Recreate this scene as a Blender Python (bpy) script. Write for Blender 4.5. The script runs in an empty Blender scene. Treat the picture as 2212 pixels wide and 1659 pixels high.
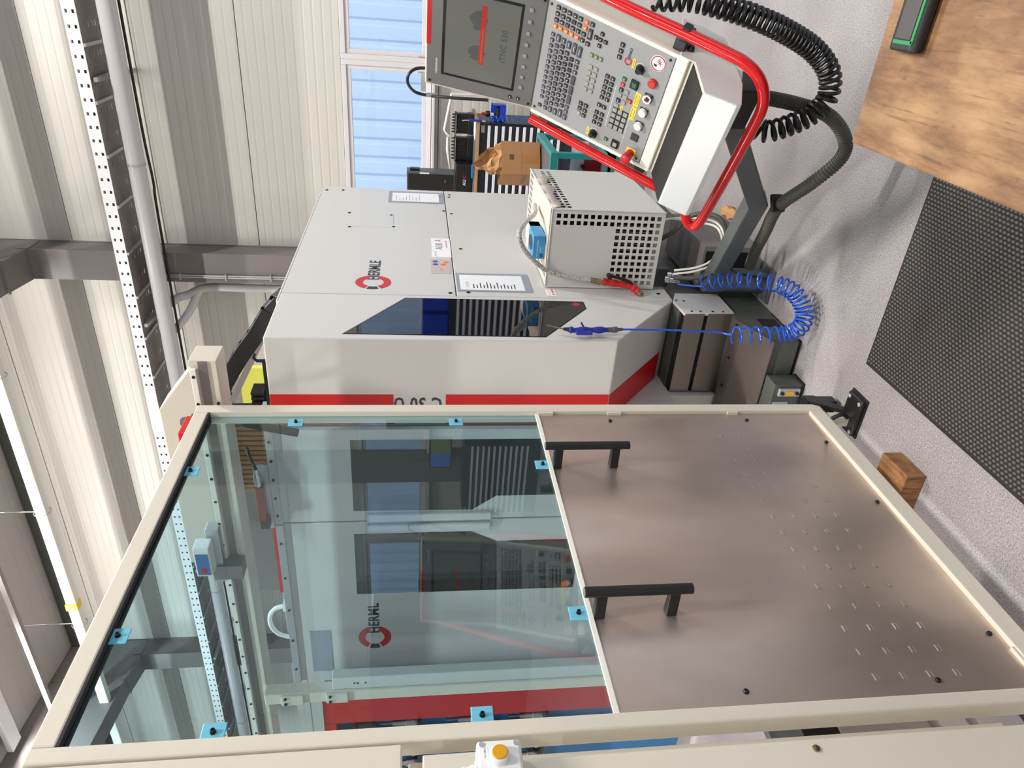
import bpy, math, random
from mathutils import Matrix, Vector
random.seed(7)
V = Vector
scene = bpy.context.scene
COL = scene.collection

# ------------------------------------------------------------------ camera
FPX = 1545.0
YAW, PITCH, ROLL = math.radians(30.41), math.radians(7.774), math.radians(0.148)
fwd = V((-math.sin(YAW)*math.cos(PITCH), math.cos(YAW)*math.cos(PITCH), -math.sin(PITCH)))
rgt = V((math.cos(YAW), math.sin(YAW), 0)); upv = rgt.cross(fwd)
rgt, upv = rgt*math.cos(ROLL)+upv*math.sin(ROLL), upv*math.cos(ROLL)-rgt*math.sin(ROLL)
cd = bpy.data.cameras.new('camera'); cam = bpy.data.objects.new('camera', cd); COL.objects.link(cam)
cd.sensor_width = 36; cd.sensor_fit = 'HORIZONTAL'; cd.lens = 36*FPX/2212; cd.clip_start = .02
cx, cy, cz = -upv, rgt, -fwd            # the photograph was taken in portrait and lies on its side
cam.matrix_world = Matrix(((cx.x,cy.x,cz.x,0),(cx.y,cy.y,cz.y,0),(cx.z,cy.z,cz.z,1.65),(0,0,0,1)))
scene.camera = cam

# ------------------------------------------------------------------ world, sun, exposure
w = bpy.data.worlds.new('sky'); scene.world = w; w.use_nodes = True
bg = w.node_tree.nodes['Background']; bg.inputs[0].default_value = (.70,.83,1,1); bg.inputs[1].default_value = 2.4
sd = bpy.data.lights.new('sun','SUN'); sd.energy = 4.2; sd.angle = .009; sd.color = (1,.96,.9)
sun = bpy.data.objects.new('sun', sd); COL.objects.link(sun)
sun.rotation_euler = V((.25,.42,-.9)).to_track_quat('-Z','Y').to_euler()
vs = scene.view_settings
vs.view_transform = 'Standard'; vs.look = 'None'; vs.gamma = 1; vs.use_curve_mapping = False
vs.exposure = 0.0

# ------------------------------------------------------------------ helpers
def lin(c):
    return tuple((v/255/12.92 if v/255 <= .04045 else ((v/255+.055)/1.055)**2.4) for v in c)
MATS = {}
def mat(name, rgb, rough=.5, metal=0., var=0., vscale=6., bump=0., bscale=200., emit=0., coat=0., spec=.5, aniso=0.):
    if name in MATS: return MATS[name]
    m = bpy.data.materials.new(name); m.use_nodes = True; MATS[name] = m
    nt = m.node_tree; b = nt.nodes['Principled BSDF']; L = nt.links.new
    c = lin(rgb)+(1,)
    b.inputs['Base Color'].default_value = c; b.inputs['Roughness'].default_value = rough
    b.inputs['Metallic'].default_value = metal; b.inputs['Specular IOR Level'].default_value = spec
    b.inputs['Coat Weight'].default_value = coat; b.inputs['Anisotropic'].default_value = aniso
    if emit:
        b.inputs['Emission Color'].default_value = c; b.inputs['Emission Strength'].default_value = emit
    tc = nt.nodes.new('ShaderNodeTexCoord')
    if var:
        n = nt.nodes.new('ShaderNodeTexNoise'); n.inputs['Scale'].default_value = vscale; n.inputs['Detail'].default_value = 5
        L(tc.outputs['Object'], n.inputs['Vector'])
        mx = nt.nodes.new('ShaderNodeMix'); mx.data_type = 'RGBA'
        mx.inputs[6].default_value = tuple(v*(1-var) for v in c[:3])+(1,)
        mx.inputs[7].default_value = tuple(min(1,v*(1+var)) for v in c[:3])+(1,)
        L(n.outputs['Fac'], mx.inputs[0]); L(mx.outputs[2], b.inputs['Base Color'])
    if bump:
        n2 = nt.nodes.new('ShaderNodeTexNoise'); n2.inputs['Scale'].default_value = bscale; n2.inputs['Detail'].default_value = 3
        L(tc.outputs['Object'], n2.inputs['Vector'])
        bp = nt.nodes.new('ShaderNodeBump'); bp.inputs['Strength'].default_value = bump; bp.inputs['Distance'].default_value = .002
        L(n2.outputs['Fac'], bp.inputs['Height']); L(bp.outputs[0], b.inputs['Normal'])
    return m
def glass(name, tint, rough=0., r0=.045):
    if name in MATS: return MATS[name]
    m = bpy.data.materials.new(name); m.use_nodes = True; MATS[name] = m
    nt = m.node_tree; nt.nodes.clear(); L = nt.links.new
    o = nt.nodes.new('ShaderNodeOutputMaterial'); t = nt.nodes.new('ShaderNodeBsdfTransparent'); g = nt.nodes.new('ShaderNodeBsdfGlossy')
    lw = nt.nodes.new('ShaderNodeLayerWeight'); mx = nt.nodes.new('ShaderNodeMixShader')
    p5 = nt.nodes.new('ShaderNodeMath'); p5.operation='POWER'; p5.inputs[1].default_value=5; L(lw.outputs['Facing'],p5.inputs[0])
    f = nt.nodes.new('ShaderNodeMath'); f.operation='MULTIPLY_ADD'; f.inputs[1].default_value=1-r0; f.inputs[2].default_value=r0; L(p5.outputs[0],f.inputs[0])
    t.inputs[0].default_value = tuple(tint)+(1,); g.inputs['Roughness'].default_value = rough
    L(f.outputs[0], mx.inputs[0]); L(t.outputs[0], mx.inputs[1]); L(g.outputs[0], mx.inputs[2]); L(mx.outputs[0], o.inputs[0])
    return m

class MB:
    def __init__(s, M=None): s.v=[]; s.f=[]; s.M=M
    def _add(s, vs, fs, M=None):
        M = M if M is not None else s.M
        k=len(s.v)
        for p in vs:
            p=V(p); s.v.append(tuple(M@p) if M is not None else tuple(p))
        s.f += [tuple(i+k for i in f) for f in fs]; return s
    def box(s, x0,x1,y0,y1,z0,z1, M=None):
        v=[(x,y,z) for z in (z0,z1) for y in (y0,y1) for x in (x0,x1)]
        return s._add(v,[(0,2,3,1),(4,5,7,6),(0,1,5,4),(2,6,7,3),(0,4,6,2),(1,3,7,5)],M)
    def prism(s, poly, z0, z1, M=None):
        n=len(poly); v=[(a,b,z0) for a,b in poly]+[(a,b,z1) for a,b in poly]
        return s._add(v,[tuple(range(n))[::-1],tuple(range(n,2*n))]+[(i,(i+1)%n,n+(i+1)%n,n+i) for i in range(n)],M)
    def cyl(s, p0,p1,r,n=14,r2=None,M=None):
        p0,p1=V(p0),V(p1); r2=r if r2 is None else r2; d=(p1-p0).normalized()
        a=d.orthogonal().normalized(); b=d.cross(a)
        v=[p0+(a*math.cos(t)+b*math.sin(t))*r for t in [2*math.pi*i/n for i in range(n)]]
        v+=[p1+(a*math.cos(t)+b*math.sin(t))*r2 for t in [2*math.pi*i/n for i in range(n)]]
        return s._add(v,[tuple(range(n))[::-1],tuple(range(n,2*n))]+[(i,(i+1)%n,n+(i+1)%n,n+i) for i in range(n)],M)
    def lathe(s, p0, d, prof, n=18, M=None):      # prof: (distance along d, radius)
        p0,d=V(p0),V(d).normalized(); a=d.orthogonal().normalized(); b=d.cross(a); v=[]; f=[]
        for h,r in prof:
            for i in range(n):
                t=2*math.pi*i/n; v.append(p0+d*h+(a*math.cos(t)+b*math.sin(t))*r)
        for k in range(len(prof)-1):
            for i in range(n):
                j=(i+1)%n; f.append((k*n+i,k*n+j,(k+1)*n+j,(k+1)*n+i))
        f += [tuple(range(n))[::-1], tuple(range((len(prof)-1)*n,len(prof)*n))]
        return s._add(v,f,M)
    def tube(s, pts, r, n=8, M=None, rf=None):
        pts=[V(p) for p in pts]; v=[]; f=[]; a=None
        for i,p in enumerate(pts):
            d=(pts[min(i+1,len(pts)-1)]-pts[max(i-1,0)]).normalized()
            if a is None: a=d.orthogonal().normalized()
            a=(a-d*a.dot(d)).normalized(); b=d.cross(a); rr=rf(i) if rf else r
            v += [p+(a*math.cos(2*math.pi*k/n)+b*math.sin(2*math.pi*k/n))*rr for k in range(n)]
        for i in range(len(pts)-1):
            for k in range(n):
                j=(k+1)%n; f.append((i*n+k,i*n+j,(i+1)*n+j,(i+1)*n+k))
        f += [tuple(range(n))[::-1], tuple(range((len(pts)-1)*n,len(pts)*n))]
        return s._add(v,f,M)
    def build(s, name, m, parent=None, smooth=False, bev=0., label=None, seg=2):
        me=bpy.data.meshes.new(name); me.from_pydata(s.v,[],s.f); me.validate()
        return obj(name, me, m, parent, smooth, bev, label, seg)
def obj(name, me, m, parent=None, smooth=False, bev=0., label=None, seg=2):
    o=bpy.data.objects.new(name, me); COL.objects.link(o)
    if m and not me.materials: me.materials.append(MATS[m] if isinstance(m,str) else m)
    if smooth: me.shade_smooth() if not bev else None
    if bev:
        b=o.modifiers.new('bevel','BEVEL'); b.width=bev; b.segments=seg; b.limit_method='ANGLE'; b.angle_limit=.6
    if smooth and not bev:
        me.set_sharp_from_angle(angle=.7)
    if parent is not None: attach(o, parent)
    if label: o['label']=label
    return o
def attach(o, parent):
    o.parent=parent; o.matrix_parent_inverse = Matrix.Translation(-WLOC.get(parent.name, V((0,0,0))))
WLOC={}
def thing(name, label, cat, loc, group=None):
    o=bpy.data.objects.new(name,None); COL.objects.link(o); o.location=loc; o.empty_display_size=.05
    WLOC[o.name]=V(loc); o['label']=label; o['category']=cat
    if group: o['group']=group
    return o
def tag(o,label,cat,group=None):
    o['label']=label; o['category']=cat
    if group: o['group']=group
    return o
def struct(o,label=None):
    o['kind']='structure'
    if label: o['label']=label
    return o
def frame(o,r,u):
    r=V(r).normalized(); u=V(u).normalized(); n=r.cross(u); o=V(o)
    return Matrix(((r.x,u.x,n.x,o.x),(r.y,u.y,n.y,o.y),(r.z,u.z,n.z,o.z),(0,0,0,1)))
_txt={}
def text(name, s, size, M, m, parent=None, depth=.0004, bold=0., sx=1., align='LEFT', label=None):
    key=(s,size,depth,bold,sx,align)
    if key in _txt: base=_txt[key]
    else:
        c=bpy.data.curves.new('t','FONT'); c.body=s; c.size=size; c.extrude=depth; c.offset=bold; c.align_x=align; c.align_y='CENTER'
        c.resolution_u=2; c.space_character=1.08 if bold else 1.
        t=bpy.data.objects.new('t',c); COL.objects.link(t); dg=bpy.context.evaluated_depsgraph_get()
        base=bpy.data.meshes.new_from_object(t.evaluated_get(dg)); bpy.data.objects.remove(t); bpy.data.curves.remove(c)
        for v in base.vertices: v.co.x*=sx
        _txt[key]=base
    me=base.copy(); me.name=name
    me.materials.clear(); me.transform(M)
    return obj(name,me,m,parent,label=label)
def arcpts(c, a, b, r, t0, t1, n=10):
    c,a,b=V(c),V(a),V(b); return [c+(a*math.cos(t0+(t1-t0)*i/n)+b*math.sin(t0+(t1-t0)*i/n))*r for i in range(n+1)]
def smooth_path(pts, n=8):
    P=[V(p) for p in pts]; P=[P[0]*2-P[1]]+P+[P[-1]*2-P[-2]]; out=[]
    for i in range(1,len(P)-2):
        for k in range(n):
            t=k/n; a,b,c,d=P[i-1],P[i],P[i+1],P[i+2]
            out.append(.5*((2*b)+(c-a)*t+(2*a-5*b+4*c-d)*t*t+(3*b-a-3*c+d)*t**3))
    out.append(P[-2]); return out
def coil(pts, R, turns, dens=None, per=12):
    """helix around a smooth path; dens(s) warps turn density along it"""
    P=smooth_path(pts,16); ls=[0]
    for i in range(1,len(P)): ls.append(ls[-1]+(P[i]-P[i-1]).length)
    T=ls[-1]; frames=[]; a=None
    for i,p in enumerate(P):
        d=(P[min(i+1,len(P)-1)]-P[max(i-1,0)]).normalized()
        if a is None: a=d.orthogonal().normalized()
        a=(a-d*a.dot(d)).normalized(); frames.append((a.copy(),d.cross(a)))
    N=int(turns*per); out=[]; k=0
    for j in range(N+1):
        u=j/N; s=(dens(u) if dens else u)*T
        while k<len(ls)-2 and ls[k+1]<s: k+=1
        t=(s-ls[k])/max(1e-9,ls[k+1]-ls[k]); p=P[k].lerp(P[k+1],t); a=frames[k][0].lerp(frames[k+1][0],t); b=frames[k][1].lerp(frames[k+1][1],t)
        th=2*math.pi*turns*u; out.append(p+(a*math.cos(th)+b*math.sin(th))*R)
    return out

# ------------------------------------------------------------------ materials
mat('wall_paint',(206,202,194),.45)
mat('beige_paint',(214,207,192),.42,var=.02,bump=.05,bscale=300)
mat('machine_white',(206,205,201),.38,var=.015,bump=.06,bscale=500)
mat('white_plastic',(235,235,232),.4)
mat('white_metal',(228,230,232),.35)
mat('grey_plate',(150,151,153),.45,var=.03,vscale=30)
mat('dark_bezel',(112,112,112),.5,var=.03,vscale=30)
mat('black',(16,16,17),.4)
mat('black_plastic',(24,24,26),.38)
mat('black_matt',(20,20,21),.75)
mat('rubber',(26,25,25),.7,bump=.2,bscale=300)
mat('dark_void',(9,9,10),.8)
mat('red_paint',(206,14,18),.22,coat=.4)
mat('red_stripe',(200,20,24),.35)
mat('red_plastic',(196,32,34),.35)
mat('dark_red',(120,22,28),.4)
mat('yellow',(248,212,50),.45)
mat('amber',(222,160,10),.25,coat=.5)
mat('orange',(240,120,42),.45)
mat('green',(20,110,70),.4)
mat('olive',(120,140,90),.45)
mat('steel',(176,172,166),.3,metal=1,var=.06,vscale=20)
mat('stainless_shaded',(132,124,117),.38,metal=.9,var=.08,vscale=9)  # darker copy of stainless, with the shade at the machine base in its colour
mat('galvanised',(190,192,196),.4,metal=.6,var=.06,vscale=15)
mat('chrome',(200,200,202),.16,metal=1)
mat('brass',(160,140,110),.3,metal=1)
mat('grey_steel_paint',(86,90,90),.45,var=.06,vscale=12)
mat('dark_green_grey',(74,78,74),.5,var=.08,vscale=8)
mat('column_paint',(122,116,115),.5,var=.04,vscale=5)
mat('blue_plastic',(36,44,150),.35)
mat('blue_hose',(28,84,190),.25)
mat('blue_paint',(40,110,165),.45)
mat('clip_blue',(110,190,215),.35)
mat('blue_bin',(20,60,190),.4)
mat('teal',(30,140,140),.4)
mat('paper',(236,236,238),.7)
mat('paper_grey',(150,156,166),.5)
mat('card',(178,128,84),.75,var=.06,vscale=10)
mat('card_pale',(226,212,196),.75,var=.05,vscale=8)
mat('ink',(60,62,66),.6)
mat('ink_pale',(165,168,176),.6)
mat('cream',(236,234,222),.4)
mat('conduit_grey',(74,74,66),.5)
mat('pipe_white',(205,203,205),.35)
mat('kraft',(188,140,92),.8,var=.1,vscale=25,bump=.3,bscale=60)
# ------------------------------------------------------------------ surface materials
def nodes(name):
    m=bpy.data.materials.new(name); m.use_nodes=True; MATS[name]=m
    nt=m.node_tree; return m,nt,nt.nodes['Principled BSDF'],nt.links.new
def nz(nt,tc,scale,detail=4,vec=None,rough=.5):
    n=nt.nodes.new('ShaderNodeTexNoise'); n.inputs['Scale'].default_value=scale; n.inputs['Detail'].default_value=detail; n.inputs['Roughness'].default_value=rough
    nt.links.new(vec if vec is not None else tc.outputs['Object'], n.inputs['Vector']); return n.outputs['Fac']
def ramp(nt,fac,stops):
    r=nt.nodes.new('ShaderNodeValToRGB'); nt.links.new(fac,r.inputs[0]); e=r.color_ramp.elements
    while len(e)<len(stops): e.new(.5)
    for k,(p,c) in enumerate(stops): e[k].position=p; e[k].color=tuple(c)+(1,)
    return r.outputs[0]
def mathn(nt,op,a,b=None):
    n=nt.nodes.new('ShaderNodeMath'); n.operation=op
    for k,x in enumerate((a,b)):
        if x is None: continue
        if isinstance(x,(int,float)): n.inputs[k].default_value=x
        else: nt.links.new(x,n.inputs[k])
    return n.outputs[0]
def scaled(nt,tc,s):
    mp=nt.nodes.new('ShaderNodeMapping'); mp.inputs['Scale'].default_value=s; nt.links.new(tc.outputs['Object'],mp.inputs[0]); return mp.outputs[0]
def bump(nt,b,h,strength,dist):
    n=nt.nodes.new('ShaderNodeBump'); n.inputs['Strength'].default_value=strength; n.inputs['Distance'].default_value=dist
    nt.links.new(h,n.inputs['Height']); nt.links.new(n.outputs[0],b.inputs['Normal'])
def mixc(nt,fac,a,b,mode='MIX'):
    n=nt.nodes.new('ShaderNodeMix'); n.data_type='RGBA'; n.blend_type=mode
    for k,x in ((0,fac),(6,a),(7,b)):
        if isinstance(x,(int,float)): n.inputs[k].default_value=x
        elif isinstance(x,tuple): n.inputs[k].default_value=x+(1,) if len(x)==3 else x
        else: nt.links.new(x,n.inputs[k])
    return n.outputs[2]

# speckled grey epoxy floor
m,nt,b,L=nodes('floor_epoxy'); tc=nt.nodes.new('ShaderNodeTexCoord')
spk=ramp(nt,nz(nt,tc,190,3,rough=.7),[(.3,lin((96,93,94))),(.47,lin((152,148,149))),(.6,lin((168,164,165))),(.72,lin((216,213,211)))])
big=ramp(nt,nz(nt,tc,2.2,6),[(.35,(.86,.85,.85)),(.65,(1.04,1.03,1.03))])
dirt=ramp(nt,nz(nt,tc,9,8,rough=.7),[(.30,(.62,.58,.56)),(.42,(1,1,1))])
c1=mixc(nt,1.0,spk,big,'MULTIPLY'); L(mixc(nt,.35,c1,mixc(nt,1.0,c1,dirt,'MULTIPLY')),b.inputs['Base Color'])
b.inputs['Roughness'].default_value=.33; bump(nt,b,nz(nt,tc,170,3),.5,.003)
# lacquered sandwich panels with fine ribs
def panel_mat(name,rgb,axis,pitch=.098):
    m,nt,b,L=nodes(name); tc=nt.nodes.new('ShaderNodeTexCoord')
    sp=nt.nodes.new('ShaderNodeSeparateXYZ'); L(tc.outputs['Object'],sp.inputs[0])
    f=mathn(nt,'FRACT',mathn(nt,'DIVIDE',sp.outputs[axis],pitch))
    line=mathn(nt,'LESS_THAN',mathn(nt,'ABSOLUTE',mathn(nt,'SUBTRACT',f,.5)),.035)
    h=mathn(nt,'MINIMUM',mathn(nt,'MULTIPLY',mathn(nt,'ABSOLUTE',mathn(nt,'SUBTRACT',f,.5)),6),1.)
    L(mixc(nt,mathn(nt,'MULTIPLY',line,.16),lin(rgb),tuple(v*.55 for v in lin(rgb))),b.inputs['Base Color'])
    b.inputs['Roughness'].default_value=.42; bump(nt,b,h,.5,.004)
panel_mat('wall_panel',(213,210,202),'Z'); panel_mat('ceiling_panel',(178,174,172),'Y',.25)
# worn wooden bench top
m,nt,b,L=nodes('bench_wood'); tc=nt.nodes.new('ShaderNodeTexCoord')
g1=ramp(nt,nz(nt,tc,1,8,scaled(nt,tc,(34,8,9)),.65),[(.25,lin((96,64,38))),(.45,lin((140,102,66))),(.6,lin((160,124,86))),(.8,lin((176,144,106)))])
g2=ramp(nt,nz(nt,tc,1,8,scaled(nt,tc,(110,6,5)),.7),[(.33,(.25,.2,.16)),(.44,(1,1,1))])
g3=ramp(nt,nz(nt,tc,1,6,scaled(nt,tc,(70,30,9)),.8),[(.33,(.3,.24,.2)),(.41,(1,1,1))])
bl=ramp(nt,nz(nt,tc,7,5),[(.35,(.58,.54,.50)),(.6,(.84,.84,.86))])
c=mixc(nt,.55,g1,mixc(nt,1.,g1,g2,'MULTIPLY')); c=mixc(nt,.5,c,mixc(nt,1.,c,g3,'MULTIPLY')); L(mixc(nt,1.,c,bl,'MULTIPLY'),b.inputs['Base Color'])
b.inputs['Roughness'].default_value=.55; bump(nt,b,nz(nt,tc,1,6,scaled(nt,tc,(120,8,8))),.25,.002)
m,nt,b,L=nodes('block_wood'); tc=nt.nodes.new('ShaderNodeTexCoord')
L(ramp(nt,nz(nt,tc,1,8,scaled(nt,tc,(60,12,12)),.65),[(.3,lin((78,50,28))),(.5,lin((140,96,56))),(.7,lin((168,124,80)))]),b.inputs['Base Color']); b.inputs['Roughness'].default_value=.7
# brushed stainless sheet
m,nt,b,L=nodes('stainless'); tc=nt.nodes.new('ShaderNodeTexCoord')
L(ramp(nt,nz(nt,tc,1,6,scaled(nt,tc,(4,5,2.2)),.6),[(.3,lin((194,178,165))),(.55,lin((205,189,176))),(.75,lin((213,198,186)))]),b.inputs['Base Color'])
b.inputs['Metallic'].default_value=.84; b.inputs['Anisotropic'].default_value=.3
r1=nt.nodes.new('ShaderNodeMapRange'); L(nz(nt,tc,1,6,scaled(nt,tc,(3,4,1.6)),.6),r1.inputs[0]); r1.inputs[3].default_value=.30; r1.inputs[4].default_value=.46; L(r1.outputs[0],b.inputs['Roughness'])
b1=nt.nodes.new('ShaderNodeBump'); b1.inputs['Strength'].default_value=1.; b1.inputs['Distance'].default_value=.24; L(nz(nt,tc,1,0,scaled(nt,tc,(1,2.3,1.0))),b1.inputs['Height'])
b2=nt.nodes.new('ShaderNodeBump'); b2.inputs['Strength'].default_value=.12; b2.inputs['Distance'].default_value=.0006; L(nz(nt,tc,1,4,scaled(nt,tc,(500,500,60))),b2.inputs['Height']); L(b1.outputs[0],b2.inputs['Normal']); L(b2.outputs[0],b.inputs['Normal'])
# dark tinted machine glazing
mat('dark_glazing',(9,11,16),.03,spec=.9)
# rubber mat with rows of small pads
m,nt,b,L=nodes('mat_rubber'); tc=nt.nodes.new('ShaderNodeTexCoord')
sp=nt.nodes.new('ShaderNodeSeparateXYZ'); L(tc.outputs['Object'],sp.inputs[0])
row=mathn(nt,'DIVIDE',sp.outputs['X'],.0125); odd=mathn(nt,'MULTIPLY',mathn(nt,'FLOOR',mathn(nt,'FRACT',mathn(nt,'MULTIPLY',mathn(nt,'FLOOR',row),.5))),1.)
half=mathn(nt,'MULTIPLY',mathn(nt,'FRACT',mathn(nt,'MULTIPLY',mathn(nt,'FLOOR',row),.5)),1.)
fx=mathn(nt,'SUBTRACT',mathn(nt,'FRACT',row),.5); fy=mathn(nt,'SUBTRACT',mathn(nt,'FRACT',mathn(nt,'ADD',mathn(nt,'DIVIDE',sp.outputs['Y'],.0165),half)),.5)
dd=mathn(nt,'SQRT',mathn(nt,'ADD',mathn(nt,'MULTIPLY',fx,fx),mathn(nt,'MULTIPLY',fy,fy)))
hh=mathn(nt,'SUBTRACT',1.,mathn(nt,'MINIMUM',mathn(nt,'MULTIPLY',dd,2.),1.))
L(mixc(nt,hh,lin((14,13,13)),lin((112,106,102))),b.inputs['Base Color']); b.inputs['Roughness'].default_value=.6; bump(nt,b,hh,1.,.004)
# neighbouring hall outside the window
mat('facade_sheet',(190,209,232),.5)
glass('window_glass',(.97,.985,1.)); glass('door_glass',(.72,.86,.905),r0=.085); 
mat('window_frame',(226,222,224),.35)

# ------------------------------------------------------------------ room shell
def S(mb,name,m,label=None,parent=None,**k):
    o=mb.build(name,m,parent,**k)
    if parent is None: struct(o,label)
    return o
X0,X1,Y0,Y1=-16.,9.,-8.,8.4
S(MB().box(X0,X1,Y0,Y1+.15,-.1,0),'floor','floor_epoxy','speckled grey epoxy floor of the workshop')
ZE=6.97; SL=.08
zc=lambda y: ZE+(Y1-y)*SL
S(MB().prism([(Y1+.2,zc(Y1+.2)),(Y0-.2,zc(Y0-.2)),(Y0-.2,zc(Y0-.2)+.2),(Y1+.2,zc(Y1+.2)+.2)],X0-.1,X1+.1,Matrix(((0,0,1,0),(1,0,0,0),(0,1,0,0),(0,0,0,1)))),'ceiling','ceiling_panel','grey panelled roof underside')
WX0,WX1,WZ0,WZ1=-2.9,6.85,1.475,2.43
bk=MB(); bk.box(X0,WX0,8.46,8.6,0,7); bk.box(WX1,X1,8.46,8.6,0,7); bk.box(WX0,WX1,8.46,8.6,0,WZ0); bk.box(WX0,WX1,8.46,8.6,WZ1,7)
wb=S(bk,'wall_back','wall_panel','pale ribbed sandwich-panel wall with a ribbon window')
edges=[0,.36,1.395,2.43,3.465,4.5,5.53,6.565,7.05]
for a,c in zip(edges[:-1],edges[1:]):
    segs=[(X0,X1,a,c)]
    if a<WZ0<c: segs=[(X0,WX0,a,c),(WX1,X1,a,c),(WX0,WX1,a,WZ0)]
    for x0,x1,z0,z1 in segs:
        MB().box(x0,x1,8.4,8.475,z0+.004,z1-.004).build('wall_panel','wall_panel',wb,bev=.004,seg=1)
S(MB().box(X0-.15,X0,Y0,Y1+.2,0,8.3),'wall_left','wall_paint','plain pale far wall')
RZ0,RZ1=1.1,4.3; ry=[-7.4,-4.4,-1.4,1.6,4.6,7.6]  # window band on this side is added to bring in daylight fill
wr=MB(); wr.box(X1,X1+.15,Y0,Y1+.2,0,RZ0); wr.box(X1,X1+.15,Y0,Y1+.2,RZ1,8.3); wr.box(X1,X1+.15,Y0,ry[0],RZ0,RZ1); wr.box(X1,X1+.15,ry[-1],Y1+.2,RZ0,RZ1)
S(wr,'wall_right','wall_paint','pale right wall with an added tall band of windows')
for i,(a,c) in enumerate(zip(ry[:-1],ry[1:])):
    f=MB(); t=.07
    f.box(X1+.02,X1+.10,a,a+t,RZ0,RZ1); f.box(X1+.02,X1+.10,c-t,c,RZ0,RZ1); f.box(X1+.02,X1+.10,a+t,c-t,RZ0,RZ0+t); f.box(X1+.02,X1+.10,a+t,c-t,RZ1-t,RZ1); f.box(X1+.02,X1+.10,a+t,c-t,2.66,2.73)
    o=S(f,'window_%d'%(i+6),'window_frame','added white framed tall window for daylight from the right wall',bev=.006)
    MB().box(X1+.055,X1+.061,a+t,c-t,RZ0+t,RZ1-t).build('pane','window_glass',o)
S(MB().box(X0,X1,Y0-.15,Y0,0,8.5),'wall_front','wall_paint','plain pale wall behind the viewer')
# ribbon window, one sash after the other
xs=[-2.9,-.95,1.0,2.95,4.9,6.85]
for i,(a,c) in enumerate(zip(xs[:-1],xs[1:])):
    f=MB(); t=.055; z0,z1=WZ0,WZ1; y0,y1=8.385,8.47
    f.box(a,a+t,y0,y1,z0,z1); f.box(c-t,c,y0,y1,z0,z1); f.box(a+t,c-t,y0,y1,z0,z0+t); f.box(a+t,c-t,y0,y1,z1-t,z1)
    o=S(f,'window_%d'%(i+1),'window_frame','white framed window sash in the ribbon window',bev=.006)
    s=MB(); t2=.045; A,Cc=a+t,c-t; y0,y1=8.40,8.45; z0+=t; z1-=t
    s.box(A,A+t2,y0,y1,z0,z1); s.box(Cc-t2,Cc,y0,y1,z0,z1); s.box(A+t2,Cc-t2,y0,y1,z0,z0+t2); s.box(A+t2,Cc-t2,y0,y1,z1-t2,z1)
    s.build('sash_frame','window_frame',o,bev=.005)
    MB().box(A+t2,Cc-t2,8.425,8.431,z0+t2,z1-t2).build('pane','window_glass',o)
    for hx in (A-.02,Cc-.06): MB().cyl((hx+.03,8.38,z0+.02),(hx+.03,8.38,z0+.09),.007).build('hinge','galvanised',o,smooth=True)
S(MB().box(WX0,WX1,8.30,8.40,1.435,1.468),'trim_1','window_frame','white window sill board',bev=.006)
# hall across the yard, seen through the window
fa=[]; x=-9.
while x<12: fa += [(x,0),(x+.16,0),(x+.19,-.035),(x+.245,-.035)]; x+=.275
n=len(fa); vs_=[(p[0],11.6+p[1],-.5) for p in fa]+[(p[0],11.6+p[1],5.2) for p in fa]+[(p[0],11.75,-.5) for p in fa]+[(p[0],11.75,5.2) for p in fa]
fs_=[(i,i+1,n+i+1,n+i) for i in range(n-1)]+[(2*n+i+1,2*n+i,3*n+i,3*n+i+1) for i in range(n-1)]+[(n+i,n+i+1,3*n+i+1,3*n+i) for i in range(n-1)]
mb=MB(); mb._add(vs_,fs_); o=mb.build('corrugated_facade','facade_sheet')
tag(o,'pale blue corrugated metal facade outside the window','facade')
S(MB().box(-20,20,8.7,30,-.6,-.5),'trim_2','floor_epoxy','asphalt yard outside')

# columns, rafters
TX=Matrix(((0,0,1,0),(1,0,0,0),(0,1,0,0),(0,0,0,1)))     # (a,b,c)->(c,a,b): prism drawn in (y,z), extruded in x
for k,xc in enumerate((-3.215,-9.85,3.4)):
    lab=['grey steel wall column above the milling machine','grey steel wall column seen through the door glass','grey steel wall column beyond the console'][k]
    t=thing('steel_column',lab,'column',(xc,8.25,0),'steel portal frames')
    c=MB(); c.box(xc-.175,xc+.175,8.08,8.1,0,6.0); c.box(xc-.175,xc+.175,8.375,8.398,0,6.6); c.box(xc-.165,xc+.165,8.10,8.375,0,6.0)
    c.build('column_shaft','column_paint',t,bev=.003,seg=1)
    r=MB().prism([(8.39,5.86),(8.06,5.88),(7.70,5.95),(7.66,5.97),(-7.9,zc(-7.9)-.75),(-7.9,zc(-7.9)-.01),(8.39,zc(8.39)-.01)],xc-.175,xc+.175,TX)
    r.build('rafter','column_paint',t,bev=.003,seg=1)
    MB().box(xc-.19,xc+.19,7.66,7.70,5.95,zc(7.7)-.02).build('splice_plate','column_paint',t)

t=thing('shadow_rail','thin grey rail added under the roof to cast shadow bands on the window wall','rail',(-4,7,6.6))  # added between lamps and wall to shape the shadow bands
MB().box(-15.9,8.9,6.97,7.03,6.635,6.70).build('rail_body','column_paint',t)
for x in (-13,-10,-7,-4.5,-1,2,5): MB().cyl((x,7.0,6.70),(x,7.0,zc(7.0)),.006,6).build('hanger_rod','galvanised',t)
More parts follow.
